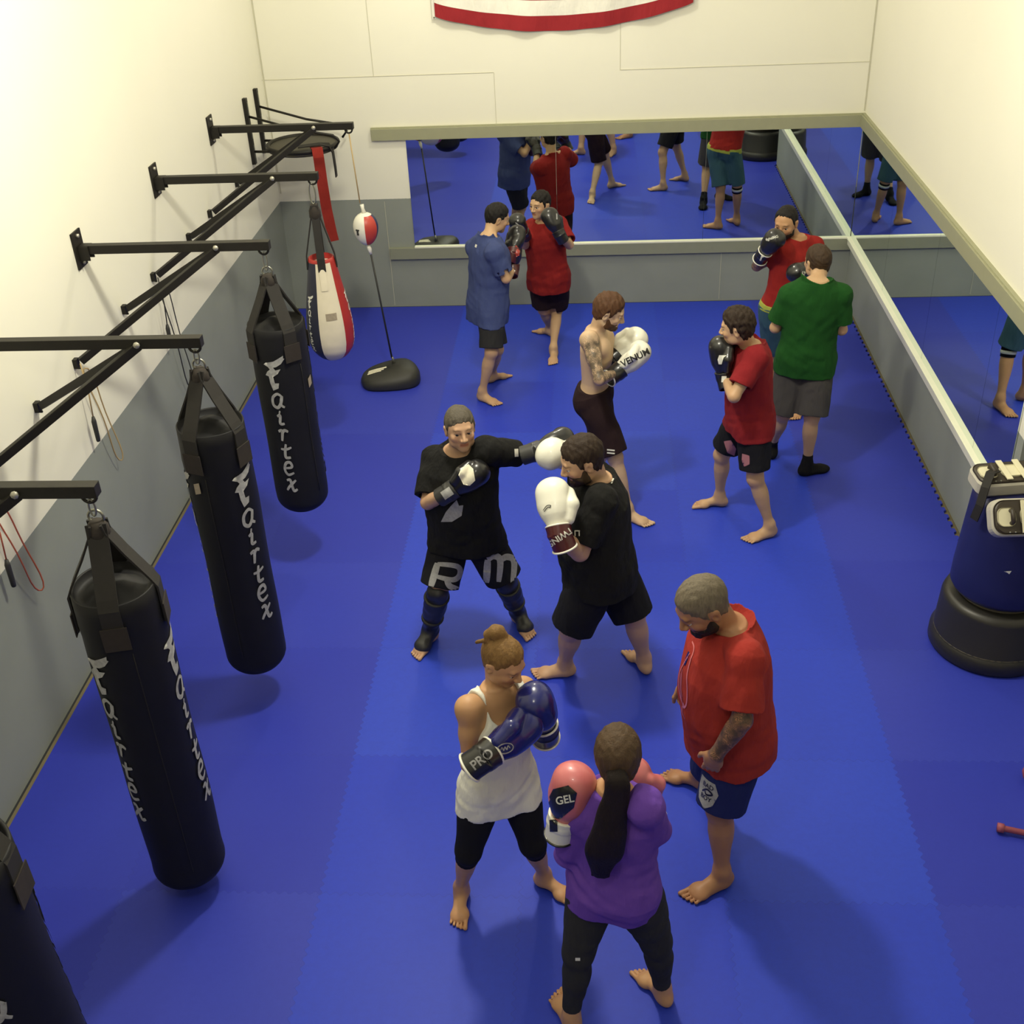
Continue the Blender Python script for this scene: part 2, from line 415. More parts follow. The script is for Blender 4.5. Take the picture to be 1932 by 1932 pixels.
def mirrors():
    zt, zb = 1.785, .668
    t = empty('wall_mirror', (.35, YB, zb), 'long wall mirror on the back wall, behind the sparring pairs', 'mirror', 'wall mirrors')
    xs = [-1.865, -.378, 1.1, XR-.012]
    for a, b in zip(xs, xs[1:]): MB().box(((a+b)/2, YB-.008, (zt+zb)/2), (b-a-.003, .006, zt-zb), Matrix.Rotation(math.radians(-.24), 3, 'X')).build('mirror_panel', 'mirror_glass', t)
    t = empty('wall_mirror', (XR, 9, zb), 'long wall mirror on the right wall, running out of the corner', 'mirror', 'wall mirrors')
    ys = [ye for ye in (6.45, 7.143, 8.612, 10.08, YB-.012)]
    for a, b in zip(ys, ys[1:]): MB().box((XR-.006, (a+b)/2, (zt+zb)/2), (.006, b-a-.003, zt-zb)).build('mirror_panel', 'mirror_glass', t)
    def rail(name, mb, label): world_thing(mb.build(name, 'trim_paint'), label, 'rail', 'rails framing the mirrors')
    rail('top_rail', MB().box(((-2.2+XR)/2, YB-.022, 1.815), (XR+2.2, .044, .115), bev=.006).box(((-2.2+XR)/2, YB-.014, 1.875), (XR+2.2, .03, .014), bev=.003), 'khaki wooden rail along the top of the back wall mirror')
    rail('top_rail', MB().box((XR-.022, (6.4+YB)/2, 1.815), (.044, YB-6.4-.05, .115), bev=.006).box((XR-.014, (6.4+YB)/2, 1.875), (.03, YB-6.4-.05, .014), bev=.003), 'khaki wooden rail along the top of the right wall mirror')
    o = MB().box(((-2.13+XR)/2, YB-.02, .595), (XR+2.13, .04, .12), bev=.005).box(((-1.865+XR)/2, YB-.024, .661), (XR+1.865, .036, .016), mi=1, bev=.003).build('bottom_ledge', ['ledge_paint', 'ledge_lit_tone'])  # top strip in the lighter tone, painting in the full light it catches
    world_thing(o, 'pale ledge along the bottom of the back wall mirror', 'ledge', 'ledges under the mirrors')
    o = MB().box((XR-.02, (6.4+YB)/2, .625), (.04, YB-6.4-.05, .06), bev=.005).box((XR-.026, (6.4+YB)/2, .661), (.052, YB-6.4-.05, .018), bev=.003).build('bottom_ledge', 'ledge_lit_tone')  # whole board in the lit tone, painting in its light and mirror reflection
    world_thing(o, 'pale ledge along the bottom of the right wall mirror', 'ledge', 'ledges under the mirrors')
mirrors()

def flag():
    x0, x1, zt, = -1.475, .915, 4.45
    nx, nz = 70, 65; mb = MB(); vs = []; fs = []
    def bot(u): return 2.885*(1-u)+2.925*u-.185*math.sin(PI*u)**.85
    for j in range(nz+1):
        for i in range(nx+1):
            u = i/nx; w = j/nz
            z = bot(u)*(1-w)+zt*w
            d = .04+.012*math.sin(u*9+w*7)+.01*math.sin(u*23-w*11)+.010*(1-w)*math.sin(u*40)
            xx = x0+(x1-x0)*u+(.05*(1-w)*(1 if u < .04 else 0))*0
            vs.append((xx, YB-d-.006, z))
    for j in range(nz):
        for i in range(nx): fs.append(((i+j*(nx+1), i+1+j*(nx+1), i+1+(j+1)*(nx+1), i+(j+1)*(nx+1)), 0 if (j//5) % 2 == 0 else 1, i, j))
    k = 0; mb.v = vs
    for f, c, i, j in fs: mb.f.append(list(f)); mb.mi.append(2 if (j >= 30 and i < 28) else c); mb.sm.append(True)
    t = empty('flag', (-.28, YB-.03, 2.7), 'red and white striped flag sagging on the back wall above the mirror', 'flag')
    mb.build('flag_cloth', ['flag_red', 'flag_white', 'flag_blue'], t)
    h = MB().box((x0-.012, YB-.03, (2.86+zt)/2), (.03, .004, zt-2.86)); h.build('header_tape', 'flag_white', t)
    MB().tube([(x0-.012, YB-.036, 2.875), (x0-.012, YB-.03, 2.875)], .008).build('grommet', 'galvanised', t)
flag()

# ------------------------------------------------------------------ wall brackets, one per bag
MY = [9.78, 8.31, 6.82, 5.355, 3.885, 2.415]
AZ = 2.335
BR_LABEL = ['black wall bracket carrying the red and white double end ball', 'black wall bracket carrying the cream and red teardrop bag',
            'black wall bracket carrying the farthest of the long black bags', 'black wall bracket carrying the long black bag with a tan tag',
            'black wall bracket carrying the long black bag nearest to the camera', 'black wall bracket outside the frame over the bag in the lower left corner']
def bracket():
    y = MY[1]
    t = empty('bag_bracket', (XL, y, 1.7), BR_LABEL[1], 'bracket', 'steel bag brackets on the left wall')
    MB().bar((XL+.02, y, AZ), (-2.0, y, AZ), .055, .055).build('arm', 'black_steel', t)
    MB().box((XL+.006, y, AZ), (.012, .14, .23), bev=.003).box((XL+.04, y-.035, AZ-.02), (.08, .008, .09)).box((XL+.04, y+.035, AZ-.02), (.08, .008, .09)).build('wall_plate', 'black_steel', t)
    for s in (-1, 1):
        st = MB().bar((-2.33, y+s*.012, AZ-.012), (XL+.045, y+s*.432, 1.768), .038, .045, up=(0, 0, 1)).build('strut', 'black_steel', t)
        MB().box((XL+.014, y+s*.436, 1.757), (.028, .044, .06), bev=.003).tube([(XL+.02, y+s*.437, 1.725), (XL+.035, y+s*.437, 1.725)], .008, 6).build('foot_plate', 'black_steel', st)
    MB().tube([(-2.33, y-.038, AZ), (-2.33, y+.038, AZ)], .011, 6).tube([(-2.33, y-.045, AZ), (-2.33, y-.036, AZ)], .017, 8).build('bolt', 'bolt_head', t)
    for z in (-.085, .085): MB().tube([(XL+.01, y, AZ+z), (XL+.026, y, AZ+z)], .013, 6).build('bolt', 'bolt_head', t)
    pts = [(-2.045+.03*math.cos(a), y, AZ-.03-.03*math.sin(a)) for a in [PI*k/8 for k in range(9)]]
    MB().tube(pts, .0075, 8).build('eye_bolt', 'black_steel', t)
    return t
b0 = bracket()
for i in (0, 2, 3, 4, 5):
    c = copy_tree(b0); c.location.y = MY[i]; c['label'] = BR_LABEL[i]

# ------------------------------------------------------------------ brush lettering for the long bags: one cell per letter, y up
BRUSH = {
 'a': [([(.34, .25), (.05, .42), (-.30, .18), (-.34, -.25), (-.05, -.42), (.22, -.12), (.34, .30), (.20, -.22), (.42, -.42)], .20)],
 'i': [([(-.05, .38), (.05, .34)], .22), ([(-.22, .10), (.0, .16), (-.08, -.34), (.22, -.36)], .19)],
 'r': [([(-.32, .22), (-.05, .26), (-.16, -.38)], .20), ([(-.12, .0), (.10, .30), (.36, .20)], .19)],
 't': [([(.05, .50), (-.08, .0), (-.08, -.36), (.26, -.36)], .20), ([(-.36, .18), (.0, .16), (.40, .28)], .16)],
 'e': [([(-.26, .02), (.22, .10), (.14, .40), (-.16, .34), (-.32, -.06), (-.12, -.40), (.32, -.28)], .19)],
 'x': [([(-.30, .30), (-.05, .34), (.02, -.02), (.12, -.38), (.38, -.28)], .20), ([(.36, .32), (.05, .08), (-.20, -.14), (-.38, -.36)], .18)]}
FTOP = poly([(-.42, .50), (-.30, .58), (.10, .64), (.62, .86), (.60, .74), (.66, .72), (.46, .52), (.20, .40), (.05, .38), (.14, .26), (.40, .30), (.22, .10), (-.02, -.02), (.02, -.30), (.22, -.30), (.16, -.52), (-.12, -.62), (-.22, -.30), (-.24, .0), (-.40, .04), (-.28, .20), (-.12, .30), (-.20, .40)])
def bag_mark(mat, parent, prof_r, ang, ztop, cell, name='lettering', c=(0, 0)):
    """prof_r(z) gives the bag's radius; letters run down the side"""
    vs = []; fs = []
    def put(polys, zc, size):
        pv, pf = cut_grid(*polys, .12); k = len(vs)
        for x, y in pv:
            z = zc+y*size; R = prof_r(z)+.0022; a = ang+x*size*.82/R
            vs.append((c[0]+R*math.cos(a), c[1]+R*math.sin(a), z))
        fs.extend([[i+k for i in f] for f in pf])
    put(FTOP, ztop, cell*1.35)
    z = ztop-cell*1.45
    for ch in 'airtex': put(stroke_polys(BRUSH[ch]), z, cell*.98); z -= cell*1.06
    mb = MB(); mb.add(vs, fs, 0, True); return mb.build(name, mat, parent)

def bag_r(z):
    z0 = .10
    if z < z0+.14: return max(.001, .178*math.sqrt(max(0, 1-((z0+.14-z)/.14)**2)))
    return .178+.004*math.sin(z*5)
def long_bag(y, ztop, zbot, rot, label, tagpos, dents):
    """hollow-topped canvas bag on four straps"""
    x = -2.045
    t = empty('heavy_bag', (x, y, zbot), label, 'punching bag', 'long black bags on the left wall')
    H = ztop-zbot
    prof = []
    for k in range(11):
        a = PI/2*k/10; prof.append((.178*math.sin(a)+.001, .125*(1-math.cos(a))))
    for k in range(1, 25):
        z = .125+(H-.125)*k/24; prof.append((.178+.003*math.sin(z*7+y)+(.004 if z > H-.2 else 0), z))
    prof += [(.174, H+.004), (.168, H-.002), (.164, H-.03), (.13, H-.035), (.09, H-.01), (.05, H+.02), (.001, H+.03)]
    rr = random.Random(int(y*10))
    ph = [rr.uniform(0, 6) for _ in range(4)]
    wob = lambda a, z: 1+.008*math.sin(2*a+ph[0]+z*3)+.006*math.sin(3*a+ph[1]-z*5)+(.012*math.sin(4*a+ph[2]) if z > H-.16 else 0)
    body = MB().lathe(prof, (x, y, zbot), 56, None, wob).build('bag_body', 'black_vinyl', t)
    rf = lambda z: np.interp(z-zbot, [p[1] for p in prof[:35]], [p[0] for p in prof[:35]])*1.006+.002
    for k in range(3):
        mk = bag_mark('worn_print', body, rf, rot+k*2*PI/3, zbot+H*.785, .120, c=(x, y))
    # four straps gathered into a loop, sewn on with leather patches
    for k in range(4):
        a = rot+PI/4+PI/2*k; ca, sa = math.cos(a), math.sin(a); sd = (-sa, ca, 0); R = .184
        P = [(x+ca*R, y+sa*R, ztop-.20), (x+ca*R, y+sa*R, ztop-.02), (x+ca*R*.88, y+sa*R*.88, ztop+.025), (x+ca*.085, y+sa*.085, ztop+.16), (x+ca*.03, y+sa*.03, ztop+.27), (x+ca*.022, y+sa*.022, ztop+.31)]
        st = MB().ribbon(P, .085, .009, sd).build('strap', 'black_strap', t)
        mb = MB(); mb.ribbon([(x+ca*(R+.008), y+sa*(R+.008), ztop-.215), (x+ca*(R+.008), y+sa*(R+.008), ztop-.10)], .11, .005, sd); mb.build('leather_patch', 'worn_leather', st)
    MB().tube([(x, y, ztop+.235), (x, y, ztop+.255), (x, y, ztop+.29), (x, y, ztop+.315)], [.036, .048, .046, .028], 14).build('strap_binding', 'worn_leather', t)
    # ring and steel snap hook up to the bracket
    zr = ztop+.33
    MB().tube([(x+.032*math.cos(a), y+.01, zr+.032*math.sin(a)) for a in [2*PI*k/16 for k in range(16)]], .006, 8, closed=True).build('ring', 'galvanised', t)
    top = AZ-.056
    if top-zr > .03: MB().tube([(x+.013*math.cos(a), y, (zr+.02+top)/2+((top-zr)/2)*math.sin(a)) for a in [2*PI*k/20 for k in range(20)]], .0048, 8, closed=True).build('snap_hook', 'galvanised', t)
    if tagpos:
        ang, zz = tagpos; mb = MB(); vs = []
        for i in range(5):
            for j in range(2): a = ang+(i-2)*.055; R = rf(zz)+.004; vs.append((x+R*math.cos(a), y+R*math.sin(a), zz+(j-.5)*.065+.004*i))
        mb.add(vs, [[2*i, 2*i+1, 2*i+3, 2*i+2] for i in range(4)]); mb.build('maker_tag', 'tag_tan', body)
    # sewn seam down the side and round the middle
    a = rot+PI/3
    MB().tube([(x+(rf(zbot+h)+.001)*math.cos(a), y+(rf(zbot+h)+.001)*math.sin(a), zbot+h) for h in np.linspace(.2, H-.25, 12)], .0022, 5).build('seam', 'black_strap', body)
    return t
R_ = math.radians
long_bag(MY[2], 1.83, .43, R_(-94), 'long black bag hanging just before the teardrop bag, one column of lettering', (R_(-14), 1.42), 0)
long_bag(MY[3], 1.87, .205, R_(-156), 'long black bag with a tan tag, middle one of the three in full view', (R_(-115), 1.55), 0)
long_bag(MY[4], 1.87, .065, R_(-122), 'long black bag with two columns of lettering, its bottom almost touching the mat', None, 0)
long_bag(MY[5], 1.87, .065, R_(50), 'black bag cut off by the lower left corner of the photo, only its flank showing', None, 0)

def teardrop():
    x, y = -2.06, MY[1]; zb = .885
    t = empty('teardrop_bag', (x, y, zb), 'cream, red and navy teardrop bag hanging beyond the black bags', 'punching bag')
    zz = [0, .012, .05, .11, .18, .27, .36, .46, .56, .66, .74, .80, .84]
    rr = [.001, .06, .118, .160, .178, .181, .176, .163, .146, .128, .115, .105, .098]
    Z = np.linspace(0, .84, 40); prof = [(float(np.interp(q, zz, rr)), float(q)) for q in Z]+[(.088, .845), (.08, .80), (.001, .79)]
    base = math.atan2(-y, -x)       # towards the room's middle
    c0 = base+R_(4)
    def pick(a, z):
        d = (a-c0+PI) % (2*PI)-PI
        if z > .82: return 1
        if abs(d) < R_(34): return 0
        if d >= R_(34) and d < R_(110): return 1
        if d <= -R_(34) and d > -R_(110): return 2
        return 0
    body = MB().lathe(prof, (x, y, zb), 72, pick).build('bag_body', ['vinyl_cream', 'vinyl_red', 'vinyl_navy'], t)
    rf = lambda z: np.interp(z-zb, zz, rr)
    bag_mark('logo_white', body, rf, c0-R_(62), zb+.52, .055, c=(x, y))
    bag_mark('logo_white', body, rf, c0+R_(72), zb+.52, .055, c=(x, y))
    def patch(name, mat, a0, z, w, h, lift):
        mb = MB(); vs = []; n = 6
        for i in range(n+1):
            for j in range(4):
                zc = z+(j/3-.5)*h; R = rf(zc)+lift; a = a0+(i/n-.5)*w/R; vs.append((x+R*math.cos(a), y+R*math.sin(a), zc))
        mb.add(vs, [[4*i+j, 4*i+j+1, 4*i+j+5, 4*i+j+4] for i in range(n) for j in range(3)]); return mb.build(name, mat, body)
    patch('sewn_label', 'tag_tan', c0+R_(2), zb+.42, .085, .055, .003)
    patch('tab', 'vinyl_cream', c0-R_(6), zb+.70, .05, .16, .007)
    for k in range(4):
        a = c0-R_(6)+k*PI/2; ca, sa = math.cos(a), math.sin(a)
        P = [(x+ca*.112, y+sa*.112, zb+.76), (x+ca*.105, y+sa*.105, zb+.86), (x+ca*.07, y+sa*.07, zb+1.0), (x+ca*.03, y+sa*.03, zb+1.16), (x+ca*.022, y+sa*.022, zb+1.24)]
        MB().ribbon(P, .058, .009, (-sa, ca, 0)).build('strap', 'black_strap', t)
    MB().tube([(x, y, zb+1.12), (x, y, zb+1.15), (x, y, zb+1.20), (x, y, zb+1.245)], [.03, .045, .043, .022], 14).build('strap_binding', 'worn_leather', t)
    zr = (zb+1.25+AZ-.056)/2
    MB().tube([(x+.022*math.cos(a), y, zr+(AZ-.056-zb-1.24)/2*math.sin(a)) for a in [2*PI*k/20 for k in range(20)]], .0055, 8, closed=True).build('snap_hook', 'galvanised', t)
teardrop()

def end_ball():
    a = Vector((-2.045, MY[0], AZ-.06)); c = Vector((-1.995, 9.79, 1.45)); b = Vector((-1.895, 9.83, .20))
    t = empty('double_end_ball', (c.x, c.y, 1.3), 'small red, white and navy ball held between two cords', 'punch ball')
    prof = [(.001+.108*math.sin(PI*k/18)*(1-.12*math.cos(PI*k/18)), .145*(1-math.cos(PI*k/18))) for k in range(19)]
    base = math.atan2(-9.79, 1.995)
    def pick(an, z):
        d = (an-base+PI) % (2*PI)-PI
        if z > .265: return 0
        if d < R_(-6) and d > -R_(120): return 0
        if d < R_(58): return 1
        return 2
    ball = MB().lathe(prof, (c.x, c.y, 1.305), 60, pick).build('ball', ['ball_white', 'ball_red', 'ball_navy'], t)
    mb = MB(); mb.box((c.x-.055, c.y-.095, 1.47), (.032, .012, .012), Matrix.Rotation(R_(-30), 3, 'Z')).box((c.x-.055, c.y-.095, 1.445), (.016, .012, .04), Matrix.Rotation(R_(-30), 3, 'Z')); mb.build('emblem', 'rope_black', ball)
    MB().tube([(c.x, c.y, 1.585), (c.x-.008, c.y, 1.63), (c.x-.012, c.y, 1.665)], [.022, .014, .018], 10).build('top_loop', 'ball_white', t)
    MB().tube([a, (-2.02, 9.785, 1.68)], .0055, 8).build('cord', 'rope_tan', t)
    MB().tube([(c.x, c.y, 1.31), (c.x+.012, c.y, 1.27), (c.x+.02, c.y, 1.22)], [.012, .02, .011], 10).build('bottom_clip', 'ball_white', t)
    MB().tube([(c.x+.018, c.y, 1.24), tuple(b)], .0085, 8).build('cord', 'rope_black', t)
    t2 = empty('weighted_base', (-1.9, 9.78, 0), 'black wedge of rubber ballast on the mat holding the ball cord down', 'base')
    pl = [(-2.16, 9.63), (-2.08, 9.51), (-1.72, 9.55), (-1.62, 9.66), (-1.66, 9.86), (-1.80, 10.07), (-2.12, 9.92), (-2.19, 9.78)]
    bm = MB(); cc = (-1.9, 9.78); n = len(pl); P = []
    for i in range(n):    # round the outline
        p0, p1, p2 = pl[i-1], pl[i], pl[(i+1) % n]
        for q in (.0, .25, .5, .75):
            s0 = ((p0[0]+p1[0])/2, (p0[1]+p1[1])/2); s1 = ((p1[0]+p2[0])/2, (p1[1]+p2[1])/2)
            P.append(tuple((1-q)**2*s0[k]+2*q*(1-q)*p1[k]+q*q*s1[k] for k in (0, 1)))
    m = len(P); vs = []; lay = [(1.0, .0), (1.03, .02), (1.03, .06), (.97, .095), (.86, .118), (.5, .135), (.05, .14)]
    for s_, z in lay: vs += [(cc[0]+(p[0]-cc[0])*s_, cc[1]+(p[1]-cc[1])*s_, z+(.02*(p[0]-cc[0])/.25 if z > .05 else 0)) for p in P]
    fs = [[k*m+i, k*m+(i+1) % m, (k+1)*m+(i+1) % m, (k+1)*m+i] for k in range(len(lay)-1) for i in range(m)]+[list(range(m))[::-1], [(len(lay)-1)*m+i for i in range(m)]]
    bm.add(vs, fs); bb = bm.build('ballast', 'dark_rubber', t2)
    MB().tube([(-1.885, 9.84, .12), (-1.885, 9.84, .175), (-1.893, 9.83, .21)], [.02, .013, .010], 10).build('socket', 'galvanised', t2)
    for k in range(3): decal('printed_mark', bb, bb, 'logo_cream', rect_polys(.17-.02*k, .022), (-2.03-.01*k, 9.77-.034*k, .14), (0, 0, 1), (-.35, 1, 0), step=.02)
end_ball()

def speed_bag_rig():
    t = empty('speed_bag_platform', (-2.9, 11.05, 1.75), 'black steel speed bag platform on two slotted rails in the far left corner', 'platform')
    for y in (10.85, 11.25):
        r = MB(); r.box((XL+.018, y, 2.055), (.036, .055, .60), bev=.003).build('wall_rail', 'black_steel', t)
        for z in (2.26, 2.05, 1.87): MB().box((XL+.038, y, z), (.004, .014, .12)).build('slot', 'galvanised', t)
        MB().tube([(XL+.035, y, 1.87), (-2.9, y, 1.86), (-2.55, y, 1.86)], .012, 8).build('lower_arm', 'black_steel', t)
        MB().tube([(XL+.035, y, 2.19), (-2.75, y, 2.06), (-2.42, y, 2.0), (-2.37, y, 1.94), (-2.42, y, 1.88)], .011, 8).build('upper_arm', 'black_steel', t)
    prof = [(.001, 0), (.31, 0), (.33, .01), (.33, .045), (.31, .05), (.001, .05)]
    MB().lathe(prof, (-2.76, 11.03, 1.835), 48, lambda a, z: 0).build('drum', 'wood_board', t)
    MB().tube([(-2.76+.33*math.cos(a), 11.03+.33*math.sin(a), 1.885) for a in [2*PI*k/40 for k in range(40)]], .022, 8, closed=True).build('rim', 'black_steel', t)
    # cloths hung over the rim
    P = [(-2.60, 10.84, 1.90), (-2.555, 10.72, 1.915), (-2.545, 10.69, 1.84), (-2.54, 10.685, 1.6), (-2.535, 10.70, 1.35), (-2.515, 10.70, 1.12), (-2.505, 10.70, 1.04)]
    mb = MB(); mb.ribbon(P, .10, .008, (1, .25, 0)); world_thing(mb.build('hand_wrap', 'red_fabric'), 'red cloth strip hanging down from the speed bag platform', 'hand wrap')
    P = [(-2.75, 10.78, 1.92), (-2.55, 10.82, 1.93), (-2.47, 10.86, 1.91), (-2.445, 10.87, 1.84), (-2.44, 10.87, 1.70), (-2.44, 10.87, 1.61)]
    mb = MB(); mb.ribbon(P, .065, .010, (0, 1, .1)); world_thing(mb.build('belt', 'black_strap'), 'black belt draped over the speed bag platform, end dangling', 'belt')
speed_bag_rig()

def rope(name, mat, y, z, label, span, hs):
    t = empty('jump_rope', (XL+.05, y, z-.5), label, 'jump rope')
    x = XL+.055
    pts = []
    for k in range(25):
        u = k/24; a = u*2*PI
        pts.append((x+.012*math.sin(3*a), y+.02+span*.5*(math.sin(a))+.06*math.sin(a*.5)+(.12*(1-math.cos(a))/2), z-.05-.95*hs*(1-math.cos(a))/2))
    MB().tube(pts, .0045, 6).build('cord', mat, t)
    MB().tube([(x, y-.02, z), (x+.01, y-.03, z-.2), (x, y-.035, z-.36)], .0045, 6).build('cord', mat, t)
    MB().tube([(x, y-.035, z-.36), (x, y-.04, z-.39), (x, y-.045, z-.52), (x, y-.045, z-.53)], [.009, .016, .014, .012], 10).build('handle', 'rope_black', t)
rope('a', 'rope_black', MY[1]-.44, 1.76, 'black jump rope hung from the bracket strut over the grey wall band', .16, 1.0)
rope('b', 'rope_tan', MY[2]-.45, 1.77, 'tan jump rope with a black handle hung from a bracket strut', .10, .80)
rope('c', 'rope_red', MY[3]-.36, 1.62, 'red jump rope at the edge of the photo, on the left wall', .12, .72)

# ------------------------------------------------------------------ free standing bag with pads on top
def bob():
    cx, cy = 2.44, 5.86
    t = empty('standing_bag', (cx, cy, 0), 'blue free standing bag on a round black base at the right edge', 'punching bag')
    MB().lathe([(.001, 0), (.345, 0), (.36, .02), (.358, .085), (.345, .105), (.336, .12), (.325, .35), (.312, .385), (.285, .398), (.001, .398)], (cx, cy, 0), 64).build('base', 'bob_base', t)
    MB().lathe([(.10, 0), (.235, .0), (.24, .010), (.10, .012)], (cx, cy, .394), 48).build('base_top', 'bob_top', t)
    MB().tube([(cx+.335*math.cos(a), cy+.335*math.sin(a), .112) for a in [2*PI*k/48 for k in range(48)]], .006, 6, closed=True).build('base_seam', 'bob_top', t)
    body = MB().lathe([(.001, 0), (.20, .0), (.275, .02), (.292, .05), (.29, .15), (.272, .42), (.258, .64), (.235, .69), (.17, .70), (.001, .70)], (cx, cy, .42), 64).build('bag_body', 'bob_blue', t)
    n = Vector((-cx, -cy, 1.2)); decal('small_logo', body, body, 'logo_white', poly([(-.02, .0), (.02, .012), (.012, -.012), (.0, -.004)]), (cx-.08, cy-.25, .72), (-.35, -.9, .1), (0, 0, 1), step=.01)
    # the pads
    def pad(loc, R, label, g):
        p = empty('kick_pad', loc, label, 'kick pad', g)
        def place(mb): mb.v = [tuple(R @ Vector(v)+Vector(loc)) for v in mb.v]; return mb
        w, h, d = .42, .21, .085
        def rounded(w, h, d, z0, r=.06, n=6):
            pts = []
            for sx, sy, a0 in ((1, 1, 0), (-1, 1, 90), (-1, -1, 180), (1, -1, 270)):
                for k in range(n+1): a = R_(a0+90*k/n); pts.append((sx*(w/2-r)+r*math.cos(a), sy*(h/2-r)+r*math.sin(a)))
            m = len(pts); lay = [(.93, z0), (1, z0+.012), (1, z0+d-.012), (.93, z0+d)]; vs = []
            for s_, z in lay: vs += [(q[0]*s_, q[1]*s_, z) for q in pts]
            fs = [[k*m+i, k*m+(i+1) % m, (k+1)*m+(i+1) % m, (k+1)*m+i] for k in range(3) for i in range(m)]+[list(range(m))[::-1], [3*m+i for i in range(m)]]
            mb = MB(); mb.add(vs, fs, 0, False); return mb
        place(rounded(w, h, d, 0)).build('cushion', 'pad_grey', p)
        place(rounded(w*.96, h*.9, .014, d-.002)).build('face_panel', 'pad_brown', p)
        for x, ww in ((-.135, .10), (.0, .12), (.135, .10)): place(rounded(ww, h*.50, .008, d+.010, .035)).build('cream_panel', 'pad_cream', p)
        for x in (-.145,): pass
        for x in (-.04, .055): place(MB().box((x, 0, d+.024), (.035, h*.86, .008), bev=.003)).build('strap', 'pad_cream', p)
        for x in (-.11, .13): place(MB().tube([(x+.0, -.035, d+.01), (x-.0, -.03, d+.045), (x, .03, d+.045), (x, .035, d+.01)], .014, 8)).build('grip', 'pad_brown', p)
        for x in (-.06, -.03): place(MB().tube([(x-.06, -.085, d+.008), (x-.06, -.085, d+.016)], .005, 8)).build('stud', 'galvanised', p)
        # spread the cream panels across the face
        k = 0
        for ch in p.children:
            if ch.name.startswith('cream_panel'): ch.location = R @ Vector(((-.135, .0, .14)[k], .0, 0)); k += 1
        return p
    R1 = Matrix.Rotation(R_(3), 3, 'Z') @ Matrix.Rotation(R_(52), 3, 'X')
    pad((cx-.06, cy-.262, 1.085), R1, 'cream and brown kick pad leaning on the front of the standing bag', 'kick pads on the standing bag')
    R2 = Matrix.Rotation(R_(7), 3, 'Z') @ Matrix.Rotation(R_(6), 3, 'X')
    pad((cx-.075, cy+.03, 1.128), R2, 'cream and brown kick pad lying flat on top of the standing bag', 'kick pads on the standing bag')
    mb = MB(); mb.ribbon([(cx-.16, cy-.0, 1.245), (cx-.215, cy-.06, 1.26), (cx-.25, cy-.12, 1.20), (cx-.272, cy-.15, 1.10), (cx-.285, cy-.14, 1.00)], .05, .008, (.6, -.8, .0)); world_thing(mb.build('pad_strap', 'black_strap'), 'loose black strap hanging down the left side of the standing bag', 'strap')
bob()

def dumbbells():
    a = Vector((2.055, 4.30, .03)); b = Vector((2.40, 4.20, .03))
    t = empty('pink_bar', (a.x, a.y, 0), 'thin dusty pink bar lying on the mat at the right edge', 'bar')
    MB().tube([a, a+(b-a)*.02, b], [.022, .016, .014], 12).build('rod', 'dumbbell_pink', t)
    MB().tube([a-(b-a)*.03, a+(b-a)*.06], .024, 12).build('end_knob', 'dumbbell_pink', t)
    t = empty('dumbbell', (2.36, 4.68, 0), 'dark pink dumbbell head at the right edge, beyond the thin bar', 'dumbbell')
    c = Vector((2.33, 4.66, .05)); d = Vector((.9, .3, 0)).normalized()
    MB().tube([c-d*.04, c-d*.03, c+d*.03, c+d*.04], [.03, .05, .05, .03], 8).build('head', 'dumbbell_pink', t)
    MB().tube([c+d*.03, c+d*.16], .015, 10).build('grip', 'dumbbell_pink', t)
    MB().tube([c+d*.15, c+d*.16, c+d*.22, c+d*.23], [.03, .05, .05, .03], 8).build('head', 'dumbbell_pink', t)
dumbbells()

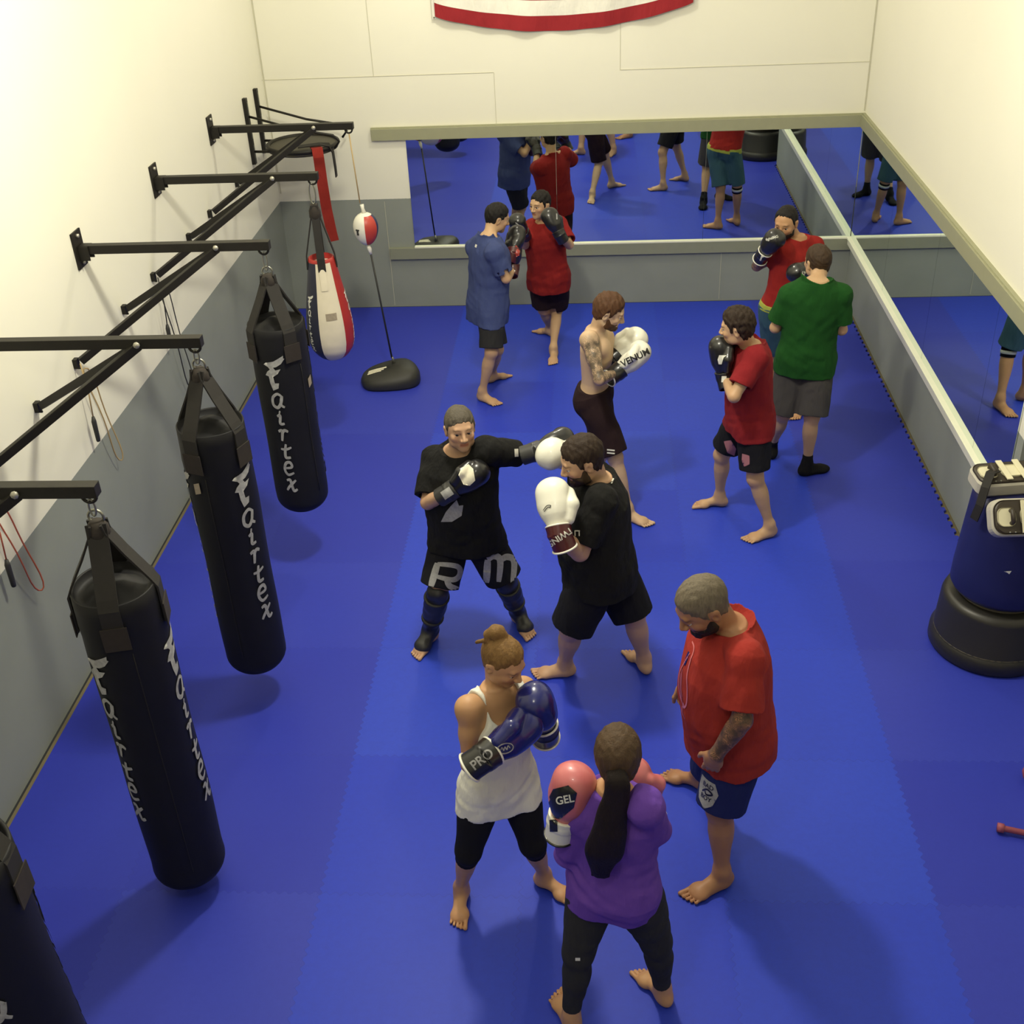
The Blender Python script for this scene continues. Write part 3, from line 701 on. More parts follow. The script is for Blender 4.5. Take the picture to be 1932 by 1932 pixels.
# joints of the figures in metres (world), s = body scale
J = {
  'blue': {"head": [-0.83, 9.687, 1.553], "neck": [-0.895, 9.558, 1.43], "sR": [-0.839, 9.392, 1.35], "sL": [-1.037, 9.651, 1.308], "eR": [-0.753, 9.375, 1.122], "eL": [-0.799, 9.737, 1.114], "wR": [-0.707, 9.603, 1.127], "wL": [-0.701, 9.605, 1.264], "gR": [-0.695, 9.697, 1.312], "gL": [-0.671, 9.714, 1.367], "pel": [-0.934, 9.544, 0.863], "kR": [-0.909, 9.308, 0.478], "kL": [-0.873, 9.489, 0.417], "aR": [-1.011, 9.322, 0.097], "aL": [-0.949, 9.708, 0.097], "tR": [-0.874, 9.22, 0.025], "tL": [-0.816, 9.822, 0.025], "s": 0.97},
  'redback': {"head": [-0.492, 10.376, 1.445], "neck": [-0.465, 10.437, 1.263], "sR": [-0.579, 10.56, 1.174], "sL": [-0.321, 10.367, 1.255], "eR": [-0.642, 10.322, 1.09], "eL": [-0.229, 10.192, 1.126], "wR": [-0.632, 10.153, 1.257], "wL": [-0.309, 10.036, 1.274], "gR": [-0.676, 10.067, 1.364], "gL": [-0.396, 10.09, 1.441], "pel": [-0.434, 10.413, 0.755], "kR": [-0.493, 10.511, 0.376], "kL": [-0.367, 10.565, 0.357], "aR": [-0.452, 10.752, 0.097], "aL": [-0.4, 10.235, 0.097], "tR": [-0.563, 10.832, 0.025], "tL": [-0.402, 10.078, 0.025], "s": 0.97},
  'bare': {"head": [0.097, 7.527, 1.565], "neck": [0.005, 7.586, 1.4], "sR": [-0.04, 7.415, 1.405], "sL": [0.041, 7.735, 1.294], "eR": [0.028, 7.235, 1.189], "eL": [0.124, 7.815, 1.022], "wR": [0.152, 7.44, 1.143], "wL": [0.132, 7.621, 1.17], "gR": [0.286, 7.505, 1.233], "gL": [0.247, 7.689, 1.245], "pel": [-0.005, 7.601, 0.891], "kR": [0.139, 7.385, 0.494], "kL": [0.064, 7.629, 0.435], "aR": [0.237, 7.315, 0.1], "aL": [-0.026, 7.852, 0.1], "tR": [0.334, 7.256, 0.025], "tL": [-0.06, 8.136, 0.025], "s": 1.0},
  'redmid': {"head": [0.939, 7.205, 1.572], "neck": [1.042, 7.259, 1.414], "sL": [1.06, 7.086, 1.405], "sR": [1.025, 7.417, 1.304], "eL": [0.914, 6.953, 1.187], "eR": [0.979, 7.506, 1.049], "wL": [0.877, 7.193, 1.212], "wR": [0.942, 7.353, 1.239], "gL": [0.84, 7.232, 1.391], "gR": [0.942, 7.338, 1.388], "pel": [1.066, 7.249, 0.866], "kR": [0.915, 7.416, 0.487], "kL": [1.117, 7.092, 0.478], "aR": [0.927, 7.496, 0.1], "aL": [1.243, 7.08, 0.1], "tR": [0.76, 7.49, 0.025], "tL": [1.129, 7.029, 0.025], "s": 1.0},
  'green': {"head": [1.631, 8.267, 1.621], "neck": [1.603, 8.089, 1.534], "sL": [1.426, 8.12, 1.417], "sR": [1.779, 8.061, 1.437], "eL": [1.345, 8.152, 1.158], "eR": [1.816, 8.074, 1.166], "wL": [1.499, 8.351, 1.149], "wR": [1.751, 8.318, 1.158], "gL": [1.572, 8.47, 1.207], "gR": [1.721, 8.457, 1.209], "pel": [1.585, 8.102, 0.961], "kR": [1.643, 7.96, 0.511], "kL": [1.445, 8.063, 0.483], "aR": [1.645, 7.962, 0.102], "aL": [1.409, 8.249, 0.102], "tR": [1.806, 8.027, 0.025], "tL": [1.376, 8.481, 0.025], "s": 1.02},
  'redtight': {"head": [1.504, 9.029, 1.669], "neck": [1.61, 9.104, 1.517], "sR": [1.493, 8.971, 1.451], "sL": [1.76, 9.184, 1.413], "eR": [1.311, 9.095, 1.293], "eL": [1.794, 8.996, 1.239], "wR": [1.327, 8.91, 1.456], "wL": [1.693, 8.783, 1.299], "gR": [1.375, 8.84, 1.578], "gL": [1.596, 8.695, 1.364], "pel": [1.546, 9.099, 0.954], "kR": [1.517, 9.18, 0.515], "kL": [1.714, 9.162, 0.519], "aR": [1.504, 9.189, 0.1], "aL": [1.746, 9.049, 0.1], "tR": [1.441, 9.156, 0.025], "tL": [1.711, 8.947, 0.025], "s": 1.0},
  'coach': {"head": [-0.773, 5.826, 1.568], "neck": [-0.802, 5.892, 1.383], "sR": [-0.957, 5.986, 1.28], "sL": [-0.636, 5.816, 1.425], "eR": [-0.993, 5.783, 1.098], "eL": [-0.435, 5.976, 1.318], "wR": [-0.839, 5.649, 1.251], "wL": [-0.351, 5.777, 1.435], "gR": [-0.7, 5.689, 1.332], "gL": [-0.225, 5.857, 1.441], "pel": [-0.794, 5.888, 0.823], "kR": [-0.977, 5.737, 0.474], "kL": [-0.562, 5.868, 0.459], "aR": [-1.067, 5.851, 0.1], "aL": [-0.514, 6.044, 0.1], "tR": [-1.113, 5.755, 0.025], "tL": [-0.452, 5.933, 0.025], "s": 1.0},
  'big': {"head": [-0.074, 5.447, 1.57], "neck": [0.011, 5.516, 1.4], "sL": [0.037, 5.302, 1.391], "sR": [0.017, 5.727, 1.289], "eL": [-0.089, 5.209, 1.127], "eR": [-0.108, 5.96, 1.142], "wL": [-0.192, 5.105, 1.312], "wR": [-0.166, 5.846, 1.353], "gL": [-0.22, 5.215, 1.442], "gR": [-0.222, 5.739, 1.441], "pel": [0.024, 5.491, 0.855], "kL": [-0.148, 5.385, 0.477], "kR": [0.217, 5.511, 0.475], "aR": [0.288, 5.572, 0.103], "aL": [-0.195, 5.528, 0.103], "tR": [0.219, 5.709, 0.025], "tL": [-0.373, 5.52, 0.025], "s": 1.03},
  'white': {"head": [-0.399, 3.823, 1.51], "neck": [-0.439, 3.845, 1.332], "sR": [-0.551, 3.732, 1.32], "sL": [-0.329, 3.946, 1.244], "eR": [-0.561, 3.67, 1.053], "eL": [-0.285, 3.988, 0.986], "wR": [-0.471, 3.546, 1.218], "wL": [-0.231, 3.814, 1.122], "gR": [-0.357, 3.648, 1.244], "gL": [-0.249, 3.789, 1.255], "pel": [-0.452, 3.834, 0.821], "kR": [-0.604, 3.721, 0.45], "kL": [-0.306, 3.777, 0.44], "aR": [-0.672, 3.813, 0.092], "aL": [-0.268, 3.901, 0.092], "tR": [-0.673, 3.669, 0.025], "tL": [-0.158, 3.829, 0.025], "s": 0.92},
  'purple': {"head": [0.077, 3.22, 1.548], "neck": [0.066, 3.223, 1.365], "sL": [-0.07, 3.246, 1.215], "sR": [0.175, 3.104, 1.406], "eL": [-0.125, 3.255, 0.963], "eR": [0.231, 3.189, 1.186], "wL": [-0.142, 3.228, 1.181], "wR": [0.196, 3.405, 1.106], "gL": [-0.108, 3.232, 1.31], "gR": [0.154, 3.383, 1.233], "pel": [0.068, 3.22, 0.857], "kL": [-0.084, 3.171, 0.463], "kR": [0.245, 3.229, 0.468], "aR": [0.284, 3.276, 0.092], "aL": [-0.12, 3.132, 0.092], "tR": [0.168, 3.438, 0.025], "tL": [-0.196, 3.294, 0.025], "s": 0.92},
  'redcoach': {"head": [0.461, 4.105, 1.593], "neck": [0.592, 4.161, 1.438], "sL": [0.641, 3.941, 1.423], "sR": [0.558, 4.33, 1.249], "eL": [0.629, 3.834, 1.174], "eR": [0.486, 4.311, 0.986], "wL": [0.532, 3.851, 0.953], "wR": [0.441, 4.491, 0.816], "gL": [0.503, 3.875, 0.802], "gR": [0.432, 4.565, 0.682], "pel": [0.633, 4.14, 0.85], "kL": [0.582, 3.978, 0.481], "kR": [0.58, 4.287, 0.4], "aR": [0.545, 4.59, 0.106], "aL": [0.607, 3.927, 0.106], "tR": [0.442, 4.638, 0.025], "tL": [0.438, 3.836, 0.025], "s": 1.06}}

# ------------------------------------------------------------------ distance fields for bodies and clothes
def V3(*a): return np.array(a if len(a) == 3 else a[0], dtype=float)
def unit(v): v = np.asarray(v, float); return v/max(1e-9, np.linalg.norm(v))
class Field:
    def __init__(s, lo, hi, h):
        s.h = h; s.lo = np.array(lo, float)-3*h; n = np.ceil((np.array(hi)-s.lo)/h).astype(int)+4
        s.n = n; s.d = np.full(tuple(n), .25, np.float32)
        s.ax = [(s.lo[i]+h*np.arange(n[i])).astype(np.float32) for i in range(3)]
    def sub(s, lo, hi):
        sl = []
        for i in range(3):
            a = max(0, int((lo[i]-s.lo[i])/s.h)); b = min(s.n[i], int((hi[i]-s.lo[i])/s.h)+2)
            if b <= a: return None
            sl.append(slice(a, b))
        return tuple(sl), s.ax[0][sl[0]][:, None, None], s.ax[1][sl[1]][None, :, None], s.ax[2][sl[2]][None, None, :]
    def put(s, pr, k=.02):
        fn, lo, hi = pr; q = s.sub(lo-k-.03, hi+k+.03)
        if q is None: return s
        sl, X, Y, Z = q; b = fn(X, Y, Z).astype(np.float32); a = s.d[sl]
        if k > 0:
            h = np.clip(.5+.5*(a-b)/k, 0, 1); s.d[sl] = a*(1-h)+b*h-k*h*(1-h)
        else: s.d[sl] = np.minimum(a, b)
        return s
    def cut(s, pr, k=.008):
        fn, lo, hi = pr; q = s.sub(lo-k-.03, hi+k+.03)
        if q is None: return s
        sl, X, Y, Z = q; b = -fn(X, Y, Z).astype(np.float32); a = s.d[sl]
        h = np.clip(.5-.5*(a-b)/k, 0, 1) if k > 0 else (b > a)
        s.d[sl] = a*(1-h)+b*h+k*h*(1-h) if k > 0 else np.maximum(a, b)
        return s
    def keep(s, fn):
        X, Y, Z = s.ax[0][:, None, None], s.ax[1][None, :, None], s.ax[2][None, None, :]
        s.d = np.maximum(s.d, np.broadcast_to(fn(X, Y, Z), s.d.shape).astype(np.float32)); return s
    def ripple(s, fn):
        m = np.abs(s.d) < .03; i, j, k = np.nonzero(m)
        s.d[i, j, k] += fn(s.ax[0][i], s.ax[1][j], s.ax[2][k]).astype(np.float32); return s
    def mesh(s, smooth=0):
        g = vdb.FloatGrid(float(.25)); g.copyFromArray(s.d)
        p, t, q = g.convertToPolygons(isovalue=0., adaptivity=0.)
        p = p*s.h+s.lo
        return p, q[:, ::-1]
def seg(a, b, ts, rs, flat=False, ext=(0, 0)):
    a, b = V3(a), V3(b); L = np.linalg.norm(b-a); d = (b-a)/L; rm = max(rs)
    def fn(X, Y, Z):
        x, y, z = X-a[0], Y-a[1], Z-a[2]; t = x*d[0]+y*d[1]+z*d[2]
        r = np.interp(t/L, ts, rs)
        tc = t if flat else np.clip(t, 0, L)
        dd = np.sqrt(np.maximum((x-tc*d[0])**2+(y-tc*d[1])**2+(z-tc*d[2])**2, 1e-12))-r
        if flat: dd = np.maximum(dd, np.maximum(-ext[0]-t, t-L-ext[1]))
        return dd
    e = max(ext)+rm
    return fn, np.minimum(a, b)-e, np.maximum(a, b)+e
def loft(a, b, side, ts, ws, ds, fo=None, p=2.0):
    """elliptical sections along a->b; ts are fractions and may run past 0..1"""
    a, b = V3(a), V3(b); L = np.linalg.norm(b-a); u = (b-a)/L
    sd = unit(V3(side)-u*np.dot(side, u)); f = np.cross(u, sd); fo = fo or [0]*len(ts)
    def fn(X, Y, Z):
        x, y, z = X-a[0], Y-a[1], Z-a[2]
        t = (x*u[0]+y*u[1]+z*u[2])/L; w = np.interp(t, ts, ws); dp = np.interp(t, ts, ds); o = np.interp(t, ts, fo)
        s_ = x*sd[0]+y*sd[1]+z*sd[2]; v = x*f[0]+y*f[1]+z*f[2]-o
        q = np.sqrt((s_/w)**2+(v/dp)**2)+1e-6
        g = np.sqrt((s_/w**2)**2+(v/dp**2)**2)+1e-6
        dd = q*(q-1)/g
        return np.maximum(dd, np.maximum(ts[0]-t, t-ts[-1])*L)
    e = max(max(ws), max(ds))+max(abs(o) for o in fo)
    A, B = a+u*L*ts[0], a+u*L*ts[-1]
    return fn, np.minimum(A, B)-e, np.maximum(A, B)+e
def ell(c, ax, r):
    """ellipsoid; ax = rows of three unit axes"""
    c = V3(c); A = np.asarray(ax, float); r = np.asarray(r, float)
    def fn(X, Y, Z):
        x, y, z = X-c[0], Y-c[1], Z-c[2]; q = 0; g = 0
        for i in range(3):
            w = (x*A[i][0]+y*A[i][1]+z*A[i][2])/r[i]; q = q+w*w; g = g+(w/r[i])**2
        q = np.sqrt(q)+1e-6; return q*(q-1)/(np.sqrt(g)+1e-6)
    e = r.max(); return fn, c-e, c+e
def ball(c, r): return ell(c, np.eye(3), (r, r, r))
def halfspace(p, n):
    p, n = V3(p), unit(n)
    return lambda X, Y, Z: (X-p[0])*n[0]+(Y-p[1])*n[1]+(Z-p[2])*n[2]
def wrinkle(amp, seed, dirs=None, f=26):
    r = np.random.RandomState(seed); K = []
    for i in range(5):
        k = unit(r.normal(size=3)*np.array([1, 1, .55]))*f*(.6+.9*r.rand()); K.append((k, r.rand()*6, unit(r.normal(size=3))*f*.4))
    def fn(x, y, z):
        o = 0
        for k, ph, k2 in K: o = o+np.sin(k[0]*x+k[1]*y+k[2]*z+ph+1.3*np.sin(k2[0]*x+k2[1]*y+k2[2]*z+ph*2))
        return amp*o/2.2
    return fn
def link(name, p, q, mats, parent, attrs=None, midx=None):
    me = bpy.data.meshes.new(name); off = np.array(worigin(parent)) if parent is not None else 0
    n, m = len(p), len(q)
    me.vertices.add(n); me.vertices.foreach_set('co', (p-off).astype(np.float32).ravel())
    me.loops.add(m*4); me.loops.foreach_set('vertex_index', q.astype(np.int32).ravel())
    me.polygons.add(m); me.polygons.foreach_set('loop_start', np.arange(0, m*4, 4, dtype=np.int32))
    me.update(calc_edges=True); me.validate()
    for mm in (mats if isinstance(mats, (list, tuple)) else [mats]): me.materials.append(MATS[mm])
    if midx is not None: me.polygons.foreach_set('material_index', midx[:len(me.polygons)].astype(np.int32))
    me.polygons.foreach_set('use_smooth', np.ones(len(me.polygons), bool))
    for k, v in (attrs or {}).items():
        if v.ndim == 2:
            a = me.attributes.new(k, 'FLOAT_COLOR', 'POINT'); a.data.foreach_set('color', v.astype(np.float32).ravel())
        else:
            a = me.attributes.new(k, 'FLOAT', 'POINT'); a.data.foreach_set('value', v.astype(np.float32))
    o = bpy.data.objects.new(name, me); COL.objects.link(o); o.parent = parent; return o

# ------------------------------------------------------------------ a figure
class Figure:
    def __init__(s, key, label, look, pitch, skin, girth=1., belly=0., female=False, roll=0., lean=None, limb=1., h=.0055, hscale=1.):
        s.key = key; s.j = {k: V3(v) for k, v in J[key].items() if k != 's'}; s.s = J[key]['s']; j = s.j; S = s.s
        s.g = girth; s.belly = belly; s.fem = female; s.limb = limb; s.h = h; s.hs = S*1.05*hscale
        base = (j['aR']+j['aL'])/2; base[2] = 0
        s.root = empty('person', base, label, 'person')
        s.up = unit(j['neck']-j['pel']); sh = j['sR']-j['sL']
        s.side = unit(sh-s.up*np.dot(sh, s.up)); s.fwd = np.cross(s.up, s.side)
        hip = s.side*.7+unit(np.append((j['kR']-j['kL'])[:2], 0))*.3
        s.hside = unit(hip-s.up*np.dot(hip, s.up))
        f = unit(V3(look[0], look[1], 0)); p = R_(pitch); s.hf = f*math.cos(p)-V3(0, 0, 1)*math.sin(p)
        s.hu = f*math.sin(p)+V3(0, 0, 1)*math.cos(p)
        s.hr = np.cross(s.hf, s.hu)
        if roll: r = R_(roll); s.hu, s.hr = s.hu*math.cos(r)+s.hr*math.sin(r), s.hr*math.cos(r)-s.hu*math.sin(r)
        s.skin = np.array(skin[:3])
        s.hip = {'R': j['pel']+s.hside*.092*S-s.up*.02, 'L': j['pel']-s.hside*.092*S-s.up*.02}
        P = np.array(list(j.values())); s.lo = P.min(0)-.2; s.hi = P.max(0)+.2; s.lo[2] = -.02
    def H(s, x, y, z): return s.j['head']+(s.hr*x+s.hf*y+s.hu*z)*s.hs      # head frame: right, forward, up
    def hell(s, c, r): return ell(s.H(*c), (s.hr, s.hf, s.hu), np.array(r)*s.hs)
    # ---- pieces shared by body and clothes
    def torso(s, grow=0., t0=-.14, t1=1.04, loose=0., drape=False):
        S, g, b = s.s, s.g, s.belly
        ts = [-.16, -.05, .1, .28, .45, .62, .80, .92, 1.0, 1.06]
        if s.fem: w = [.125, .168, .158, .132, .132, .150, .164, .140, .086, .055]; d = [.09, .112, .100, .092, .095, .105, .098, .078, .062, .052]
        else: w = [.115, .152, .148, .142, .152, .170, .182, .158, .098, .060]; d = [.085, .108, .102, .098, .105, .116, .110, .086, .066, .055]
        fo = [0, -.008, 0, .006, .008, .012, .006, -.006, -.010, -.008]
        bl = [.2 if not drape else .6, .6, 1, 1.1, .8, .35, .1, 0, 0, 0]
        if drape and not s.fem: w = [max(x, .158) if t < .6 else x for x, t in zip(w, ts)]; d = [max(x, .118 if t > .2 else .124) if t < .6 else x for x, t in zip(d, ts)]; fo = [(-.006 if t < .2 else x) for x, t in zip(fo, ts)]
        if drape: ts[0] = -.6; w[0] = w[1] = w[1]*1.03; d[0] = d[1] = d[1]*1.03; fo[0] = fo[1]
        gg = [g if t < .9 else (1+g)/2 for t in ts]
        w = [(x*k+.5*b*q)*S+grow+loose*(1 if t < .6 else max(0, (1-t)/.4)) for x, k, q, t in zip(w, gg, bl, ts)]
        d = [(x*k+.5*b*q)*S+grow+loose*(1 if t < .6 else max(0, (1-t)/.4)) for x, k, q, t in zip(d, gg, bl, ts)]
        fo = [(x+.5*b*q)*S for x, q in zip(fo, bl)]
        T = np.linspace(t0, t1, 24)
        I = lambda y: [float(np.interp(t, ts, y)) for t in T]
        return loft(s.j['pel'], s.j['neck'], s.side, list(T), I(w), I(d), I(fo))
    def thigh(s, k, grow=0., t1=1., flare=0., flat=False):
        S = s.s*s.limb; a, b = s.hip[k], s.j['k'+k]
        rs = np.array([.088, .092, .080, .064, .056])*S; ts = [0, .2, .5, .8, 1.]
        if s.fem: rs = np.array([.090, .094, .080, .062, .053])*S
        b2 = a+(b-a)*t1; tt = np.array(ts)
        R = np.interp(tt*t1, ts, rs)+grow+flare*tt
        return seg(a, b2, list(tt), list(R), flat, (.05, 0))
    def shank(s, k, grow=0., t0=0., t1=1.):
        S = s.s*s.limb; a, b = s.j['k'+k], s.j['a'+k]; L = b-a
        tt = np.array([0, .12, .3, .5, .75, .92, 1.]); rs = np.array([.052, .050, .055, .049, .036, .033, .036])*S
        T = np.linspace(t0, t1, 7); return seg(a+L*t0, a+L*t1, list(np.linspace(0, 1, 7)), list(np.interp(T, tt, rs)+grow))
    def uarm(s, k, grow=0., t1=1., flare=0., flat=False):
        S = s.s*s.limb; a, b = s.j['s'+k], s.j['e'+k]; ts = [0, .3, .6, .9, 1.]; rs = np.array([.054, .052, .046, .039, .039])*S*(.88 if s.fem else 1)
        b2 = a+(b-a)*t1; return seg(a, b2, ts, list(np.interp(np.array(ts)*t1, ts, rs)+grow+flare*np.array(ts)), flat, (.02, 0))
    def farm(s, k, grow=0., t0=0., t1=1.):
        S = s.s*s.limb; a, b = s.j['e'+k], s.j['w'+k]; ts = np.array([0, .2, .45, .8, 1.]); rs = np.array([.039, .043, .039, .030, .028])*S*(.9 if s.fem else 1)
        T = np.linspace(t0, t1, 5); return seg(a+(b-a)*t0, a+(b-a)*t1, list(np.linspace(0, 1, 5)), list(np.interp(T, ts, rs)+grow))
    def footframe(s, k):
        a = s.j['a'+k]; t = s.j['t'+k]; f = unit(V3(t[0]-a[0], t[1]-a[1], 0)); lat = np.cross(f, V3(0, 0, 1))   # lat = right of the foot
        return V3(a[0], a[1], 0), f, lat, (-1 if k == 'R' else 1)
    def foot(s, F, k, grow=0., toes=True):
        S = s.s; o, f, lat, m = s.footframe(k)
        P = lambda x, y, z: o+(f*x+lat*y*m+V3(0, 0, z))*S     # y>0: towards the big toe
        F.put(seg(s.j['a'+k], P(-.012, 0, .055), [0, 1], [.037*S+grow, .037*S+grow]), .03)
        F.put(ell(P(-.03, 0, .034), (f, lat, V3(0, 0, 1)), (.036*S+grow, .031*S+grow, .034*S+grow)), .03)
        F.put(seg(P(.0, .0, .058), P(.12, .004, .024), [0, 1], [.036*S+grow, .024*S+grow]), .03)
        F.put(seg(P(.0, -.014, .028), P(.115, -.022, .017), [0, 1], [.024*S+grow, .019*S+grow]), .03)
        F.put(ell(P(.125, 0, .020), (f, lat, V3(0, 0, 1)), (.042*S+grow, .050*S+grow, .020*S+grow)), .022)
        F.put(ell(P(.115, .026, .022), (f, lat, V3(0, 0, 1)), (.034*S+grow, .020*S+grow, .022*S+grow)), .015)
        if toes:
            for y, x1, r in ((.036, .198, .0125), (.0135, .196, .0088), (-.0065, .188, .0084), (-.0255, .178, .0080), (-.0435, .165, .0078)):
                F.put(seg(P(.135, y*.95, .018), P(x1, y, .011), [0, .6, 1], [r*S*1.05, r*S*.9, r*S]), .003)
        else: F.put(ell(P(.15, 0, .018), (f, lat, V3(0, 0, 1)), (.045*S+grow, .043*S+grow, .018*S+grow)), .02)
        return F
    def hand(s, F, k, pn, curl=35):
        S = s.s; w, g = s.j['w'+k], s.j['g'+k]; d = unit(g-w); pn = unit(V3(pn)-d*np.dot(pn, d)); lat = np.cross(d, pn)*(1 if k == 'R' else -1)
        P = lambda x, y, z: w+(d*x+lat*y+pn*z)*S
        F.put(seg(w, P(.03, 0, 0), [0, 1], [.027*S, .026*S]), .02)
        F.put(ell(P(.055, 0, 0), (d, lat, pn), (.048*S, .042*S, .019*S)), .02)
        F.put(ell(P(.04, .026, .010), (d, lat, pn), (.032*S, .018*S, .016*S)), .015)
        for y, L, c0 in ((.030, .070, .7), (.010, .078, .85), (-.010, .072, 1.), (-.029, .058, 1.15)):
            p = P(.088, y, 0); a = R_(curl*.7*c0); q = p
            for i, fr in enumerate((.44, .31, .25)):
                v = d*math.cos(a)+pn*math.sin(a); q2 = q+v*L*fr*S; F.put(seg(q, q2, [0, 1], [.0098*S-.0008*i, .0088*S-.0008*i]), .005); q = q2; a += R_(curl*c0)
        p = P(.035, .036, .012); v = unit(d*.75+lat*.5+pn*.35); q = p+v*.042*S; F.put(seg(p, q, [0, 1], [.0135*S, .011*S]), .01)
        v2 = unit(d*.95+lat*.1+pn*.35); F.put(seg(q, q+v2*.032*S, [0, 1], [.0112*S, .0092*S]), .005)
    def face(s, F):
        j = s.j
        F.put(s.hell((0, -.012, .030), (.076, .098, .090)), .03)
        F.put(s.hell((0, .010, -.010), (.068, .078, .085)), .03)
        F.put(s.hell((0, .042, -.050), (.050, .050, .062)), .03)
        F.put(s.hell((0, .073, -.093), (.022, .020, .018)), .028)                       # chin
        for m in (-1, 1):
            F.put(s.hell((m*.046, .018, -.068), (.018, .030, .024)), .03)               # jaw corner
            F.put(s.hell((m*.042, .062, -.022), (.020, .020, .018)), .02)               # cheekbone
            F.cut(s.hell((m*.033, .096, .006), (.017, .018, .012)), .014)              # eye socket
            F.put(s.hell((m*.077, -.012, -.012), (.009, .018, .031)), .006)             # ear
            F.put(s.hell((m*.083, -.018, .004), (.006, .016, .019)), .006)
            F.cut(s.hell((m*.086, -.008, -.010), (.006, .009, .014)), .005)
        for m in (-1, 1):
            F.put(seg(s.H(m*.019, .089, .0135), s.H(m*.046, .080, .012), [0, .5, 1], [.0045*s.hs, .0065*s.hs, .004*s.hs]), .004)
            F.put(seg(s.H(m*.021, .087, -.0065), s.H(m*.044, .081, -.0055), [0, .5, 1], [.003*s.hs, .0045*s.hs, .003*s.hs]), .004)
        F.put(seg(s.H(-.034, .080, .028), s.H(.034, .080, .028), [0, .5, 1], [.010*s.hs, .012*s.hs, .010*s.hs]), .016)  # brow
        F.put(seg(s.H(0, .091, .014), s.H(0, .112, -.026), [0, 1], [.007*s.hs, .0115*s.hs]), .012)               # nose
        for m in (-1, 1): F.put(s.hell((m*.012, .101, -.031), (.009, .011, .008)), .007)
        F.put(seg(s.H(-.020, .084, -.054), s.H(.020, .084, -.054), [0, .5, 1], [.004*s.hs, .0085*s.hs, .004*s.hs]), .005)
        F.put(seg(s.H(-.017, .084, -.065), s.H(.017, .084, -.065), [0, .5, 1], [.004*s.hs, .009*s.hs, .004*s.hs]), .005)
        nk = .048*s.s*(1 if s.fem else 1.18)*(.6+.4*s.g)
        F.put(seg(j['neck']-s.up*.03, s.H(0, -.028, -.055), [0, .4, 1], [nk*1.15, nk, nk]), .03)
    def cores(s):
        if hasattr(s, 'T_'): return
        S = s.s; j = s.j; g = lambda: Field(s.lo-.05, s.hi+.05, s.h)
        T = g(); Lg = g(); s.A_ = {}
        for F in (T, Lg): F.put(s.torso(), .02); F.put(ell(j['pel'], (s.hside, s.fwd, s.up), (.155*S*s.g, .11*S*s.g, .10*S)), .04)
        for k, m in (('R', 1), ('L', -1)):
            for F in (T, Lg): F.put(ell(j['pel']+s.hside*.075*m*S-s.fwd*.045*S*s.g-s.up*.03, (s.hside, s.fwd, s.up), np.array((.078, .066, .085))*S*(.6+.4*s.g)), .04)
            Lg.put(s.thigh(k), .035)
            T.put(seg(j['neck']-s.up*.035+s.side*m*.03, j['s'+k], [0, .5, 1], [.050*S, .050*S, .050*S]), .05)
            T.put(ball(j['s'+k], (.055 if not s.fem else .046)*S*(1+s.limb)/2), .04)
            if not s.fem: T.put(ell(j['pel']+s.up*.42*S+s.side*m*.075*S+s.fwd*.075*S*s.g, (s.side, s.fwd, s.up), np.array((.075, .04, .06))*S), .03)
            else: T.put(ell(j['pel']+s.up*.37*S+s.side*m*.068*S+s.fwd*.085*S*s.g, (s.side, s.fwd, s.up), np.array((.062, .055, .062))*S), .03)
            A = g(); A.put(ball(j['s'+k], (.055 if not s.fem else .046)*S*(1+s.limb)/2), .04); A.put(s.uarm(k), .03)
            A.put(ell(j['s'+k]+(j['e'+k]-j['s'+k])*.45, np.eye(3), np.array((.045, .045, .055))*S*s.limb*(.88 if s.fem else 1)), .03); s.A_[k] = A.d
        s.T_ = T.d; s.L_ = Lg.d
    def body(s, hands=None, tattoo=(), toes=True):
        S = s.s; j = s.j; F = Field(s.lo, s.hi, s.h)
        F.put(s.torso(), .02)
        F.put(ell(j['pel'], (s.hside, s.fwd, s.up), (.155*S*s.g, .11*S*s.g, .10*S)), .04)
        for k, m in (('R', 1), ('L', -1)):
            F.put(ell(j['pel']+s.hside*.075*m*S-s.fwd*.045*S*s.g-s.up*.03, (s.hside, s.fwd, s.up), np.array((.078, .066, .085))*S*(.6+.4*s.g)), .04)
            F.put(s.thigh(k), .035); F.put(s.shank(k), .03)
            ca = j['k'+k]+(j['a'+k]-j['k'+k])*.3; _, ff, _, _ = s.footframe(k); ax = unit(j['a'+k]-j['k'+k]); bk = unit(-ff+ax*np.dot(ff, ax))
            F.put(ell(ca+bk*.018*S, (ax, bk, np.cross(ax, bk)), np.array((.10, .040, .042))*S*s.limb), .02)
            F.put(ell(j['k'+k]-bk*.012, (ax, bk, np.cross(ax, bk)), np.array((.05, .045, .042))*S*s.limb), .02)
            s.foot(F, k, toes=toes)
            F.put(seg(j['neck']-s.up*.035+s.side*m*.03, j['s'+k], [0, .5, 1], [.050*S, .050*S, .050*S]), .05)   # trapezius and shoulder cap
            F.put(ball(j['s'+k], (.055 if not s.fem else .046)*S*(1+s.limb)/2), .04)
            F.put(s.uarm(k), .045); F.put(s.farm(k), .02)
            F.put(ell(j['s'+k]+(j['e'+k]-j['s'+k])*.45, np.eye(3), np.array((.045, .045, .055))*S*s.limb*(.88 if s.fem else 1)), .03)
            if not s.fem: F.put(ell(j['pel']+s.up*.42*S+s.side*m*.075*S+s.fwd*.075*S*s.g, (s.side, s.fwd, s.up), np.array((.075, .04, .06))*S), .03)
            else: F.put(ell(j['pel']+s.up*.37*S+s.side*m*.068*S+s.fwd*.085*S*s.g, (s.side, s.fwd, s.up), np.array((.062, .055, .062))*S), .03)
